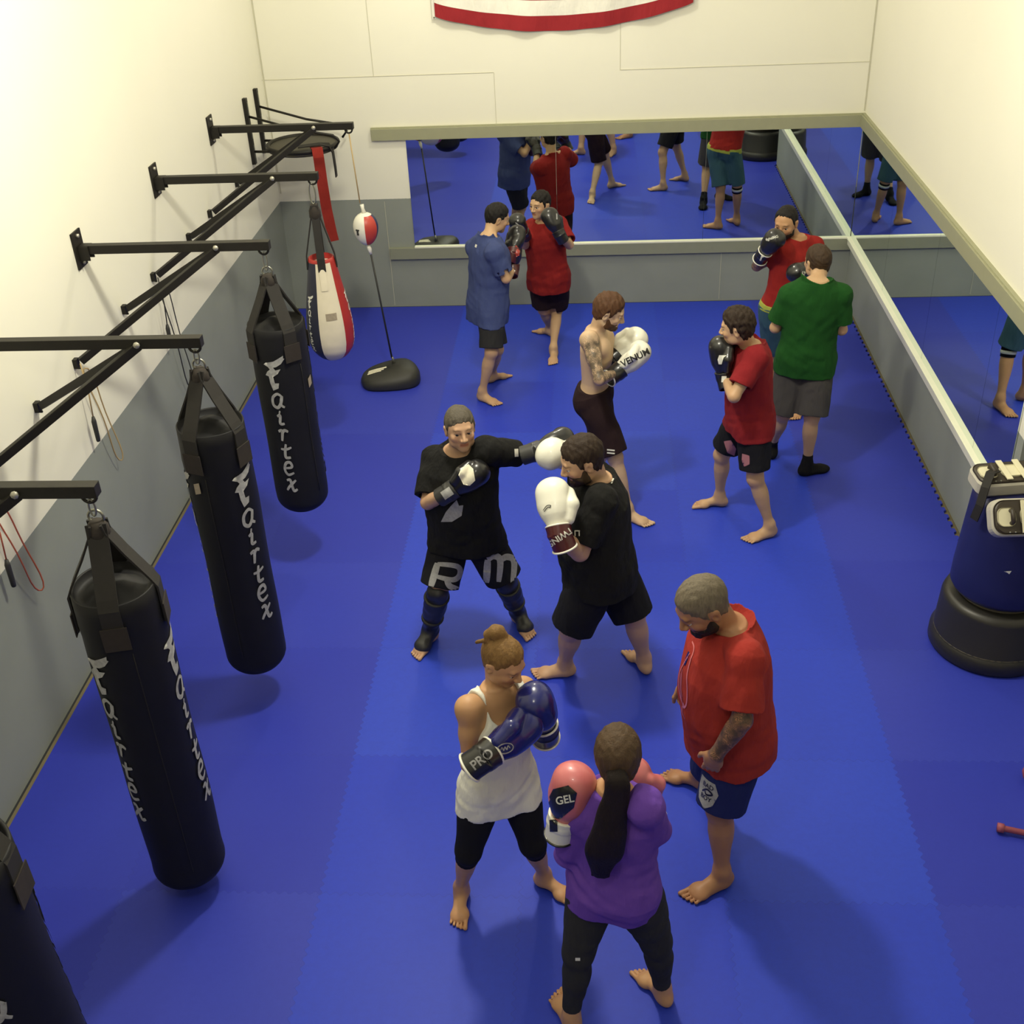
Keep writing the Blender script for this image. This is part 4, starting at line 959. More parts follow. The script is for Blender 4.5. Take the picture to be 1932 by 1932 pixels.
            if hands and k in hands: s.hand(F, k, *hands[k])
            else: F.put(seg(j['w'+k], j['w'+k]+unit(j['g'+k]-j['w'+k])*.08, [0, 1], [.028*S, .030*S]), .02)
        s.face(F)
        F.keep(lambda X, Y, Z: .002-Z+0*X+0*Y)
        p, q = F.mesh()
        # colours: lips, brows, warm cheeks, toes
        L = p-j['head']; hx, hy, hz = (L@s.hr)/s.hs, (L@s.hf)/s.hs, (L@s.hu)/s.hs
        c = np.tile(s.skin, (len(p), 1))
        def blend(m, col): m = np.clip(m, 0, 1)[:, None]; c[:] = c*(1-m)+np.array(col)*m
        near = (np.abs(hx) < .09) & (hy > 0)
        blend(near*np.exp(-((np.abs(hx)-.045)/.02)**2-((hz+.03)/.025)**2)*.35, s.skin*np.array([1.1, .7, .65]))
        blend(near*(hy > .078)*(np.abs(hx) < .024)*np.exp(-((hz+.0595)/.010)**4), s.skin*np.array([.85, .48, .45]))
        blend(near*(hy > .082)*(np.abs(hx) < .022)*np.exp(-((hz+.0595)/.0022)**2)*.8, s.skin*.25)
        blend(near*(hy > .06)*np.exp(-((np.abs(hx)-.034)/.020)**4-((hz-.030+.3*np.abs(np.abs(hx)-.03))/.0055)**2)*.85, getattr(s, 'browcol', np.array([.035, .02, .012])))
        st = getattr(s, 'stubble', None)
        if st is not None: blend(near*(hz < -.035)*(hz > -.12)*(np.abs(hz+.0595) > .010)*st[0], st[1])
        # knees, elbows, toes a little redder
        for k in 'RL':
            for q_, r_ in ((j['k'+k], .06), (j['e'+k], .05), (j['t'+k]*np.array([1, 1, 0]), .07)):
                blend(np.exp(-(np.linalg.norm(p-q_, axis=1)/r_)**2)*.25, s.skin*np.array([1.05, .72, .62]))
        col = np.hstack([c, np.ones((len(p), 1))])
        tt = np.zeros(len(p))
        for a, b, r in tattoo:
            a, b = V3(a), V3(b); d = b-a; t = np.clip(((p-a)@d)/(d@d), 0, 1); ds = np.linalg.norm(p-a-t[:, None]*d, axis=1)
            tt = np.maximum(tt, np.clip((r-ds)/.012, 0, 1)*np.clip(1-np.abs(((p-a)@d)/(d@d)-.5)*2+.25, 0, 1).clip(0, .2)*5)
        s.B = link('body', p, q, 'skin', s.root, {'Col': col, 'tattoo': tt})
        for m in (-1, 1):
            mb = MB(); c0 = s.H(m*.032, .0770, .0035); r = .0120*s.hs; f = unit(s.hf+s.hu*getattr(s, 'gaze', -.05)+s.hr*getattr(s, 'gazex', 0))
            vs = []; fs = []; mi = []
            ax = unit(np.cross(f, V3(0, 0, 1))); ay = np.cross(ax, f)
            for i in range(9):
                for k in range(14): th = PI*i/8; ph = 2*PI*k/14; vs.append(c0+r*(f*math.cos(th)+(ax*math.cos(ph)+ay*math.sin(ph))*math.sin(th)))
            for i in range(8):
                for k in range(14): mb.f.append([i*14+k, i*14+(k+1) % 14, (i+1)*14+(k+1) % 14, (i+1)*14+k]); mb.mi.append(1 if i < 2 else 0); mb.sm.append(True)
            mb.v = [tuple(v) for v in vs]; mb.build('eye', ['eye_white', 'eye_iris'], s.root)
        return s
    # ---- hair and beard are the skull's own shape, a few millimetres larger, kept to a region
    def hair(s, mat, th=.008, line=None, name='hair', extra=None, rough=.0022, top=0., bald=None, hh=None, taper=.022):
        F = Field(s.H(0, 0, 0)-.26, s.H(0, 0, 0)+.26, hh or .0042); t = th
        F.put(s.hell((0, -.012, .030), (.076+t, .098+t, .090+t+top)), .03)
        F.put(s.hell((0, .002, -.010), (.066+t, .078+t, .085+t)), .03)
        F.put(s.hell((0, -.035, -.055), (.046+t, .040+t, .045+t)), .03)
        xs, ys = zip(*(line or [(-.13, -.085), (-.05, -.075), (-.025, -.05), (-.010, .018), (.004, .020), (.012, -.012), (.028, -.010), (.036, .030), (.062, .052), (.078, .070), (.12, .078)]))
        hf, hu, hr, o, hs = s.hf, s.hu, s.hr, s.j['head'], s.hs
        def reg(X, Y, Z):
            x, y, z = X-o[0], Y-o[1], Z-o[2]; a = (x*hf[0]+y*hf[1]+z*hf[2])/hs; b = (x*hu[0]+y*hu[1]+z*hu[2])/hs; c = (x*hr[0]+y*hr[1]+z*hr[2])/hs
            r = (np.interp(a, xs, ys)-b)*hs*.6+.0022*np.sin(a*310+3*np.sin(c*170))+.0018*np.sin(c*260+b*140)
            if bald: r = np.maximum(r, (bald[1]-np.sqrt(((a-bald[0])/1.)**2+c*c))*hs*(b > .06)-9*(b <= .06))
            return r
        X, Y, Z = F.ax[0][:, None, None], F.ax[1][None, :, None], F.ax[2][None, None, :]
        rr = reg(X, Y, Z); F.d = F.d+(t-.0008)*(1-np.clip(-rr/taper, 0, 1)); F.keep(reg)
        if extra: extra(F)
        F.ripple(wrinkle(rough, 3+len(s.key), f=150))
        p, q = F.mesh(); return link(name, p, q, mat, s.root)
    def beard(s, mat, th=.007, low=-.035, name='beard'):
        F = Field(s.H(0, 0, 0)-.2, s.H(0, 0, 0)+.2, .004); t = th
        F.put(s.hell((0, .042, -.050), (.050+t, .050+t*.6, .062+t)), .03); F.put(s.hell((0, .073, -.093), (.022+t, .020+t, .018+t)), .028)
        F.put(s.hell((0, .010, -.010), (.068+t*.7, .078, .085+t)), .03)
        for m in (-1, 1): F.put(s.hell((m*.046, .018, -.068), (.018+t, .030+t, .024+t)), .03)
        hf, hu, hr, o, hs = s.hf, s.hu, s.hr, s.j['head'], s.hs
        def reg(X, Y, Z):
            x, y, z = X-o[0], Y-o[1], Z-o[2]; a = (x*hf[0]+y*hf[1]+z*hf[2])/hs; b = (x*hu[0]+y*hu[1]+z*hu[2])/hs; c = (x*hr[0]+y*hr[1]+z*hr[2])/hs
            return np.maximum(np.maximum((b-np.interp(a, [-.01, .02, .045, .07, .1], [.01, -.005, low-.01, low-.004, low]))*hs*.7, (.004-a)*hs),
                              (.0115-np.sqrt(((b+.060)/.8)**2+(c*.42)**2)-9*(a < .055))*hs)
        X, Y, Z = F.ax[0][:, None, None], F.ax[1][None, :, None], F.ax[2][None, None, :]
        F.d = F.d+(t-.0008)*(1-np.clip(-reg(X, Y, Z)/.012, 0, 1))
        F.keep(reg); F.ripple(wrinkle(.0014, 9, f=160)); p, q = F.mesh(); return link(name, p, q, mat, s.root)
    # ---- clothes
    def tee(s, mat, sleeve=.72, hem=-.10, loose=.022, name='t_shirt', sl=.024, neck=(.050, .078), wr=.005, long=False, tank=False, folds=.0016):
        S = s.s; j = s.j; GG = []; F = Field(s.lo-.05, s.hi+.05, s.h); s.cores()
        F.d = s.T_-(.012 if not tank else .007)
        if hem < -.02: F.d = np.minimum(F.d, s.L_-((.022 if tank else .017) if s.fem else loose+.004))
        F.put(s.torso(.013, hem-.02, 1.0, loose, loose > .015), .03)
        F.put(ell(j['pel']+s.up*.03, (s.hside, s.fwd, s.up), (.155*S*s.g+.010, .11*S*s.g+.010, .12*S)), .03)
        for k, m in (('R', 1), ('L', -1)):
            F.put(ell(j['pel']+s.hside*.075*m*S-s.fwd*.045*S*s.g-s.up*.02, (s.hside, s.fwd, s.up), np.array((.078, .066, .085))*S*(.6+.4*s.g)+.012), .04)
            if s.fem: F.put(ell(j['pel']+s.up*.37*S+s.side*m*.068*S+s.fwd*.085*S*s.g, (s.side, s.fwd, s.up), np.array((.074, .067, .074))*S), .03)
            else: F.put(ell(j['pel']+s.up*.42*S+s.side*m*.075*S+s.fwd*.075*S*s.g, (s.side, s.fwd, s.up), np.array((.090, .055, .075))*S), .03)
            F.put(seg(j['neck']-s.up*.035+s.side*m*.03, j['s'+k], [0, .5, 1], [.060*S, .060*S, .058*S]), .05)
            if not tank:
                G = Field(s.lo-.05, s.hi+.05, s.h)
                G.d = s.A_[k]-.010
                G.put(ball(j['s'+k], (.053 if not s.fem else .045)*S*(1+s.limb)/2+.009), .03)
                G.put(s.uarm(k, .010, min(1, sleeve), sl, True), .03)
                G.put(ell(j['s'+k]+(j['e'+k]-j['s'+k])*.45, np.eye(3), np.array((.045, .045, .055))*S*s.limb*(.88 if s.fem else 1)+.011), .02)
                if long: G.put(ball(j['e'+k], .039*S*s.limb+.012), .02); G.put(s.farm(k, .012, 0, .93), .02)
                else:
                    d = unit(j['e'+k]-j['s'+k]); e = j['s'+k]+(j['e'+k]-j['s'+k])*sleeve
                    G.cut(seg(e, e+d*.2, [0, 1], [.14, .14], True), .004)
                    G.cut(seg(e-d*.03, e+d*.05, [0, 1], [.039*S*s.limb+.010+sl*.45, .042*S*s.limb+.010+sl*.45], True), .003)
                GG.append(G)
        # hem, cut square to the hips
        hp = j['pel']+(j['neck']-j['pel'])*hem
        hn = unit(-s.up*.55+V3(0, 0, -1)*.45)
        F.keep(halfspace(hp, hn))
        if loose > .012: F.cut(loft(j['pel'], j['neck'], s.side, [hem-.1, hem+.05], [(.155*s.g+.25*s.belly)*S+loose-.022]*2, [(.112*s.g+.25*s.belly)*S+loose-.020]*2), .004)
        for G in GG:
            h = np.clip(.5+.5*(F.d-G.d)/.03, 0, 1); F.d = F.d*(1-h)+G.d*h-.03*h*(1-h)
        if tank:
            for k, m in (('R', 1), ('L', -1)):
                F.cut(ell(j['s'+k]+s.side*m*.030-s.up*.01, (s.side, s.fwd, s.up), (.085, .16, .14)), .01)
            F.cut(ell(j['neck']+s.fwd*.06-s.up*.02, (s.side, s.fwd, s.up), (.085, .13, .14)), .01)
            F.cut(ell(j['neck']-s.fwd*.08+s.up*.03, (s.side, s.fwd, s.up), (.085, .09, .10)), .01)
        nk = j['neck']+s.up*(.066 if not tank else .06)*S+s.fwd*.018
        F.cut(ell(nk, (s.side, s.fwd, s.up), ((.122 if not tank else .092)*S*(.7+.3*s.g), (.128 if not tank else .095)*S*(.7+.3*s.g), .074 if not tank else .058)), .005)
        if wr:
            w1 = wrinkle(wr, 11+len(s.key), f=22); w2 = wrinkle(wr*.4, 5+len(s.key), f=65); F.ripple(lambda x, y, z: w1(x, y, z)+w2(x, y, z))
        if folds:
            u, sd, fo = s.up, s.side, s.fwd; o = j['pel']
            def ff(x, y, z):
                a = (x-o[0])*u[0]+(y-o[1])*u[1]+(z-o[2])*u[2]; b = (x-o[0])*sd[0]+(y-o[1])*sd[1]+(z-o[2])*sd[2]
                return folds*np.exp(-((a-.05)/.13)**2)*(.5+.5*np.sin(17*b+31*a+1.5*np.sin(9*z)))*(np.sin(95*a+3.2*np.sin(9*b+1)+14*b)+.8*np.sin(62*a-22*b+2*np.sin(13*b)))
            F.ripple(ff)
        p, q = F.mesh(); s.T = link(name, p, q, mat, s.root); return s.T
    def shorts(s, mat, t1=.86, flare=.03, grow=.016, name='shorts', top=.13, wr=.003, mid=0., hollow=True):
        S = s.s; j = s.j; F = Field(s.lo-.05, s.hi+.05, s.h); s.cores(); F.d = s.L_-grow*.75
        F.put(s.torso(grow, -.18, top), .02)
        F.put(ell(j['pel'], (s.hside, s.fwd, s.up), (.155*S*s.g+grow, .11*S*s.g+grow, .10*S+grow)), .04)
        for k, m in (('R', 1), ('L', -1)):
            F.put(ell(j['pel']+s.hside*.075*m*S-s.fwd*.045*S*s.g-s.up*.03, (s.hside, s.fwd, s.up), np.array((.078, .066, .085))*S*(.6+.4*s.g)+grow), .04)
            F.put(s.thigh(k, grow, t1, flare, True), .03)
        F.keep(halfspace(j['pel']+(j['neck']-j['pel'])*top, s.up))
        for k in 'RL':
            if t1 >= 1: continue
            a = s.hip[k]; b = s.j['k'+k]; d = unit(b-a); e = a+(b-a)*t1
            F.cut(seg(e, e+d*.25, [0, 1], [.14, .14], True), .004)
            if hollow: F.cut(seg(e-d*.05, e+d*.03, [0, 1], [.058*S*s.limb+.002, .062*S*s.limb+flare+grow-.012], True), .003)
        if wr:
            w1 = wrinkle(wr, 17+len(s.key), f=24); w2 = wrinkle(wr*.5, 6+len(s.key), f=60); F.ripple(lambda x, y, z: w1(x, y, z)+w2(x, y, z))
        p, q = F.mesh(); s.S_ = link(name, p, q, mat, s.root); return s.S_
    def leggings(s, mat, t1, name='leggings', wr=.0012):
        S = s.s; j = s.j; F = Field(s.lo-.05, s.hi+.05, s.h); grow = .007; s.cores(); F.d = s.L_-grow
        F.put(s.torso(grow, -.18, .15), .02)
        F.put(ell(j['pel'], (s.hside, s.fwd, s.up), (.155*S*s.g+grow, .11*S*s.g+grow, .10*S+grow)), .04)
        for k, m in (('R', 1), ('L', -1)):
            F.put(ell(j['pel']+s.hside*.075*m*S-s.fwd*.045*S*s.g-s.up*.03, (s.hside, s.fwd, s.up), np.array((.078, .066, .085))*S*(.6+.4*s.g)+grow), .04)
            F.put(s.thigh(k, grow), .035); F.put(s.shank(k, grow, 0, t1), .03)
            ca = j['k'+k]+(j['a'+k]-j['k'+k])*.3; _, ff, _, _ = s.footframe(k); ax = unit(j['a'+k]-j['k'+k]); bk = unit(-ff+ax*np.dot(ff, ax))
            F.put(ell(j['k'+k]-bk*.012, (ax, bk, np.cross(ax, bk)), np.array((.05, .045, .042))*S*s.limb+grow), .02)
            if t1 > .4: F.put(ell(ca+bk*.018*S, (ax, bk, np.cross(ax, bk)), np.array((.10, .040, .042))*S*s.limb+grow), .02)
            e = j['k'+k]+(j['a'+k]-j['k'+k])*t1
            F.cut(seg(e, e+ax*.25, [0, 1], [.12, .12], True), .004)
        F.keep(halfspace(j['pel']+(j['neck']-j['pel'])*.12, s.up))
        F.ripple(wrinkle(wr, 8, f=50)); p, q = F.mesh(); s.S_ = link(name, p, q, mat, s.root); return s.S_
    def waistband(s, mat, t0, t1, grow):
        F = Field(s.lo-.05, s.hi+.05, s.h); s.cores(); F.d = np.minimum(s.L_, s.T_)-grow
        F.keep(halfspace(s.j['pel']+(s.j['neck']-s.j['pel'])*t1, s.up)); F.keep(halfspace(s.j['pel']+(s.j['neck']-s.j['pel'])*t0, -s.up))
        p, q = F.mesh(); return link('waistband', p, q, mat, s.S_)
    def sock(s, k, mat):
        F = Field(s.j['a'+k]-.3, s.j['a'+k]+.3, .0055); s.foot(F, k, .005, toes=False); F.put(s.shank(k, .006, .86, 1), .02); F.keep(lambda X, Y, Z: .001-Z+0*X+0*Y)
        p, q = F.mesh(); return link('sock', p, q, mat, s.root)
    def band(s, k, mat, mat2, t):
        a, b = s.j['k'+k], s.j['a'+k]; c = a+(b-a)*t; ax = unit(b-a); r = (.062 if t < .5 else .045)*s.s*s.limb; mb = MB(); e1 = unit(np.cross(ax, V3(1, 0, 0))); e2 = np.cross(ax, e1)
        o = None
        for h0, h1, rr, mm in ((-.04, .04, r, mat), (-.014, .014, r+.004, mat2)):
            mb = MB(); vs = []; n = 28
            for i, (h_, f) in enumerate(((h0, .93), (h0, 1), (h1, 1), (h1, .93))): vs += [c+ax*h_+(e1*math.cos(2*PI*q/n)+e2*math.sin(2*PI*q/n))*rr*f for q in range(n)]
            mb.add(vs, [[i*n+q, i*n+(q+1) % n, (i+1)*n+(q+1) % n, (i+1)*n+q] for i in range(3) for q in range(n)])
            o = mb.build('knee_band' if o is None else 'stripe', mm, s.root if o is None else o)
    def guard(s, k, mat):
        """shin and instep guard"""
        S = s.s; F = Field(s.j['a'+k]-.35, s.j['k'+k]+np.array([.3, .3, .15]), .0055)
        F = Field(np.minimum(s.j['a'+k], s.j['k'+k])-.28, np.maximum(s.j['a'+k], s.j['k'+k])+.28, .0055)
        _, ff, lat, m = s.footframe(k); a, b = s.j['k'+k], s.j['a'+k]; ax = unit(b-a); bk = unit(-ff+ax*np.dot(ff, ax))
        F.put(s.shank(k, .016, .0, .98), .02)
        F.put(ell(a+(b-a)*.30+bk*.014, (ax, bk, np.cross(ax, bk)), np.array((.12, .05, .052))*S*s.limb), .03)
        F.put(ell(a+(b-a)*.42-bk*.024*S, (ax, bk, np.cross(ax, bk)), np.array((.19, .038, .056))*S*s.limb), .02)
        o = V3(b[0], b[1], 0); P = lambda x, y, z: o+(ff*x+lat*y*m+V3(0, 0, z))*S
        F.put(seg(P(-.01, 0, .09), P(.10, 0, .045), [0, 1], [.046*S, .044*S]), .03)
        F.put(ell(P(.105, 0, .036), (ff, lat, V3(0, 0, 1)), (.045*S, .054*S, .032*S)), .03)
        F.keep(lambda X, Y, Z: .006-Z+0*X+0*Y); F.ripple(wrinkle(.002, 4, f=60))
        p, q = F.mesh(); o = link('shin_guard', p, q, mat, s.root)
        for t in (.12, .66):
            c = a+(b-a)*t; r = (.067-.016*t)*S*s.limb; e1 = np.cross(ax, bk)
            mb = MB(); n = 24; mb.tube([c+(bk*math.cos(2*PI*i/n)*1.12+e1*math.sin(2*PI*i/n))*r for i in range(n)], .012, 6, closed=True); mb.build('strap', 'dark_rubber', o)
        return o
    def glove(s, k, mat, cuffmat, palm=None, thumb=1, size=1.0, trim=None, d=None):
        S = s.s*size*1.15; j = s.j; w = j['w'+k]; d = unit(j['g'+k]-w) if d is None else unit(d)
        pn = unit((j['neck']+s.fwd*.10)-j['g'+k]) if palm is None else V3(palm); pn = unit(pn-d*np.dot(pn, d))
        lat = np.cross(d, pn)*(1 if k == 'R' else -1)*thumb          # towards the thumb
        P = lambda x, y, z: w+(d*x+lat*y+pn*z)*S
        A = (d, lat, pn)
        F = Field(w-.34, w+.34, .0042)
        F.put(seg(P(.030, 0, 0), P(.08, 0, 0), [0, 1], [.043*S, .052*S]), .02)
        F.put(ell(P(.125, -.004, -.006), A, (.080*S, .070*S, .056*S)), .03)
        F.put(ell(P(.178, -.004, .004), A, (.056*S, .071*S, .060*S)), .03)
        F.put(ell(P(.172, -.006, .036), A, (.046*S, .058*S, .034*S)), .02)          # curled fingers
        F.put(seg(P(.055, .045, .012), P(.110, .066, .022), [0, 1], [.026*S, .029*S]), .012)   # thumb
        F.put(seg(P(.110, .066, .022), P(.160, .050, .040), [0, 1], [.029*S, .024*S]), .012)
        p, q = F.mesh(); g = link('boxing_glove', p, q, mat, s.root)
        F = Field(w-.2, w+.2, .0042)
        fd = unit(unit(w-j['e'+k])*.4+d*.6); Q = lambda x: w+fd*x*S
        F.put(seg(Q(-.065), Q(.008), [0, 1], [.049*S, .048*S], True), .004); F.put(seg(P(-.008, 0, 0), P(.035, 0, 0), [0, 1], [.048*S, .053*S], True), .012)
        F.cut(seg(Q(-.10), Q(-.05), [0, 1], [.041*S, .041*S], True), .003)
        p, q = F.mesh(); c = link('cuff', p, q, cuffmat, g)
        if trim:
            for x in ((-.062, .034) if trim[1] == 2 else (-.062,)):
                ax = d if x > 0 else fd; ea = unit(lat-ax*np.dot(lat, ax)); eb = np.cross(ax, ea)
                mb = MB(); n = 26; mb.tube([(P(x, 0, 0) if x > 0 else Q(x))+(ea*math.cos(2*PI*i/n)+eb*math.sin(2*PI*i/n))*.0500*S for i in range(n)], .0045*S, 6, closed=True); mb.build('cuff_trim', trim[0], g)
        g_ = dict(o=g, cuff=c, P=lambda x, y, z: (P(x, y, z) if x > 0 else Q(x)), d=d, lat=lat, pn=pn)
        return g_
CAMP = V3(0, 0, 4.65)
def to_cam(p): return unit(CAMP-V3(p))
def mark(name, tgt, parent, mat, polys, at, up, n=None, step=.01):
    n = to_cam(at) if n is None else n
    return decal(name, tgt, parent, mat, polys, at, n, up, step=step)

SK_FAIR = (.50, .33, .19); SK_PALE = (.54, .39, .25); SK_WARM = (.48, .28, .145); SK_TAN = (.33, .175, .09); SK_PINK = (.50, .32, .20)

# ---- the man in the blue T-shirt, back left
f = Figure('blue', 'man in a baggy blue T-shirt and charcoal shorts, back half turned to the camera', (.92, .38), 22, SK_FAIR)
f.body(); f.tee('tee_blue', .80, -.30, .036, sl=.034); f.shorts('shorts_charcoal', .92, .036)
f.hair('hair_black', .009)
g = f.glove('R', 'glove_black', 'glove_maroon'); mark('cuff_mark', g['cuff'], g['cuff'], 'logo_white', rect_polys(.045, .010), g['P'](-.01, 0, 0), (.5, 0, .8))
mark('panel', g['o'], g['o'], 'glove_red', poly([(-.02, -.07), (.02, -.05), (.03, .05), (.0, .07), (-.02, .02)]), g['P'](.13, .0, 0)+V3(.03, 0, .02), g['d'])
f.glove('L', 'glove_black', 'glove_maroon')
mark('neck_print', f.T, f.T, 'logo_white', rect_polys(.025, .025), f.j['neck']-f.up*.07-f.fwd*.1, f.up, n=-f.fwd+V3(0, 0, .4))

# ---- the man in red facing us at the mirror
f = Figure('redback', 'dark haired man in a long red T-shirt facing the camera, just before the mirror', (-.62, -.78), 4, SK_FAIR, h=.006)
f.browcol = np.array([.015, .01, .008])
f.body(); f.tee('tee_red', .84, -.26, .036, sl=.036); f.shorts('shorts_maroon', .86, .034); f.hair('hair_black', .008)
g = f.glove('L', 'glove_black', 'glove_black'); mark('glove_mark', g['o'], g['o'], 'logo_grey', rect_polys(.012, .05), g['P'](.13, 0, 0)+V3(.04, 0, .03), (0, 0, 1))
g = f.glove('R', 'glove_black', 'glove_black'); mark('glove_mark', g['o'], g['o'], 'logo_grey', rect_polys(.06, .008), g['P'](.13, 0, 0), (.5, 0, .7))

# ---- the bare-chested man
f = Figure('bare', 'bare-chested man with a tattooed arm and white boxing gloves, in black shorts', (1, -.12), 24, SK_PALE, h=.005)
f.browcol = np.array([.12, .05, .025]); j = f.j
f.body(tattoo=[(j['sR'], j['eR'], .075), (j['eR'], j['wR'], .06), (j['eL'], j['wL'], .06)])
f.shorts('shorts_maroon', .93, .030, top=.16); f.hair('hair_ginger', .012, top=.006, rough=.003); f.beard('hair_ginger', .0045)
for k in 'RL':
    g = f.glove(k, 'glove_white', 'glove_black', trim=('glove_white', 1), size=1.10)
    if k == 'R': mark('lettering', g['o'], g['o'], 'rope_black', text_polys('VENUM', .046), g['P'](.13, 0, 0), (-.45, 0, 1))
mark('shorts_mark', f.S_, f.S_, 'logo_white', rect_polys(.055, .010), f.j['kR']+V3(-.03, -.05, .06), (.1, 0, 1)); mark('shorts_mark', f.S_, f.S_, 'logo_white', rect_polys(.055, .010), f.j['kR']+V3(-.03, -.05, .085), (.1, 0, 1))

# ---- the man in crimson, gloves at his face
f = Figure('redmid', 'brown haired man in a crimson T-shirt covering his face with black boxing gloves', (-.92, .30), 12, SK_FAIR, h=.005)
f.body(); f.tee('tee_crimson', .72, -.16, .030, sl=.028); f.shorts('shorts_black', .80, .026); f.hair('hair_brown', .014, top=.008, rough=.0035)
g = f.glove('L', 'glove_black', 'glove_black', size=1.08)
mark('glove_mark', g['o'], g['o'], 'logo_white', poly([(-.02, -.03), (.0, -.03), (.012, .015), (.03, .03), (-.02, .03), (-.028, .0)]), g['P'](.10, 0, 0), (0, 0, 1)); mark('cuff_mark', g['cuff'], g['cuff'], 'logo_white', rect_polys(.032, .042), g['P'](-.01, 0, 0)+V3(-.01, 0, 0), (0, 0, 1))
f.glove('R', 'glove_black', 'glove_black')
mark('print', f.S_, f.S_, 'pink_print', poly([(-.05, .05), (.0, .06), (.04, .0), (.03, -.05), (-.02, -.03)]), f.j['pel']+V3(-.13, -.12, -.17), (0, 0, 1)); mark('print', f.S_, f.S_, 'pink_print', poly([(-.02, .03), (.03, .02), (.035, -.04), (.0, -.06), (-.02, -.02)]), f.j['pel']+V3(-.03, -.15, -.23), (0, 0, 1))

# ---- the man in green, seen from behind
f = Figure('green', 'man in a green T-shirt and slate shorts seen from behind, wearing black socks', (-.38, .92), 6, SK_FAIR, h=.0055)
f.body(toes=False); f.tee('tee_green', .78, -.22, .034, sl=.034); f.shorts('shorts_slate', .97, .040, grow=.02); f.hair('hair_auburn', .006)
for k in 'RL': f.sock(k, 'sock_black'); f.glove(k, 'glove_black', 'glove_black')

# ---- the man in scarlet facing him
f = Figure('redtight', 'goateed man in a snug scarlet T-shirt and teal shorts, one black glove at his chin', (-.50, -.86), 16, SK_WARM, girth=1.06, belly=.035, h=.0055)
f.browcol = np.array([.012, .008, .006]); f.stubble = (.35, np.array([.06, .035, .025]))
f.body(tattoo=[(f.j['eR'], f.j['wR'], .07), (f.j['sR'], f.j['eR'], .06)]); f.tee('tee_scarlet', .62, .02, .012, sl=.014); sh = f.shorts('shorts_teal', .98, .030, top=.0); f.waistband('band_lime', -.05, .05, .024)
f.hair('hair_black', .006, line=[(-.13, -.085), (-.05, -.075), (-.025, -.05), (-.010, .018), (.004, .020), (.012, -.012), (.028, -.010), (.036, .045), (.050, .078), (.07, .098), (.12, .11)]); f.beard('beard_dark', .004, -.042)
f.band('L', 'sock_black', 'piping_white', .10)
g = f.glove('R', 'glove_black', 'glove_black', trim=('glove_white', 2)); mark('lettering', g['o'], g['o'], 'logo_white', text_polys('fightING', .026), g['P'](.13, 0, 0)+V3(0, 0, .03), (-.3, 0, 1))
for x in (-.025, .015): mark('cuff_stripe', g['cuff'], g['cuff'], 'logo_white', rect_polys(.012, .07), g['P'](x, 0, 0), (.3, 0, 1))
g = f.glove('L', 'glove_black', 'glove_black'); mark('lettering', g['o'], g['o'], 'logo_white', text_polys('ING', .026), g['P'](.10, 0, 0), (-1, 0, .2))

# ---- the trainer in black
f = Figure('coach', 'grey haired trainer in black with padded shin guards, jabbing one glove out', (.30, -.95), -2, SK_PINK, girth=1.14, belly=.02, h=.005, limb=1.05)
f.browcol = np.array([.10, .07, .045]); f.gazex = .35; f.stubble = (.22, np.array([.20, .13, .09]))
f.body(); f.tee('tee_black', .86, -.13, .034, sl=.030); f.shorts('shorts_black', .88, .040, grow=.018); f.hair('hair_grey', .007, rough=.0015)
for k in 'RL': f.guard(k, 'guard_black')
g = f.glove('R', 'glove_black', 'guard_black'); mark('glove_panel', g['o'], g['o'], 'logo_cream', poly([(-.04, -.04), (-.01, -.06), (.03, -.045), (.045, .02), (.03, .055), (-.015, .05), (-.045, .02)]), g['P'](.11, 0, 0)+V3(0, 0, .03), (-.3, 0, 1)); mark('cuff_mark', g['cuff'], g['cuff'], 'logo_grey', rect_polys(.05, .06), g['P'](-.015, 0, 0), g['d'])
f.glove('L', 'glove_black', 'guard_black')
c = f.j['pel']+f.up*.24+f.fwd*.15
mark('shirt_print', f.T, f.T, 'logo_grey', poly([(-.085, -.055), (-.02, -.06), (.04, -.03), (.055, .03), (.03, .03), (.02, .065), (-.02, .03), (-.05, .0)]), c+f.side*-.04, f.up)
for k, m in (('R', 1), ('L', -1)):
    e = f.j['s'+k]+(f.j['e'+k]-f.j['s'+k])*.84; mark('sleeve_mark', f.T, f.T, 'logo_white', rect_polys(.022, .045 if k == 'L' else .02), e, (0, 0, 1))
kR = f.hip['R']+(f.j['kR']-f.hip['R'])*.66; kL = f.hip['L']+(f.j['kL']-f.hip['L'])*.70
mark('shorts_print', f.S_, f.S_, 'logo_grey', stroke_polys([([(-.08, -.075), (-.07, .07)], .042), ([(-.07, .065), (.05, .075), (.075, .03), (.04, -.01), (-.06, -.01)], .034), ([(.0, -.01), (.03, -.05), (.09, -.06)], .036)]), kR+V3(.03, -.05, 0), (.25, 0, 1))
mark('shorts_print', f.S_, f.S_, 'logo_grey', stroke_polys([([(-.085, -.08), (-.085, .06)], .044), ([(-.085, .06), (-.05, .085), (-.01, .06), (-.01, -.07)], .040), ([(-.01, .06), (.03, .085), (.075, .06), (.075, -.07)], .040)]), kL+V3(.02, -.05, .02), (.1, 0, 1))

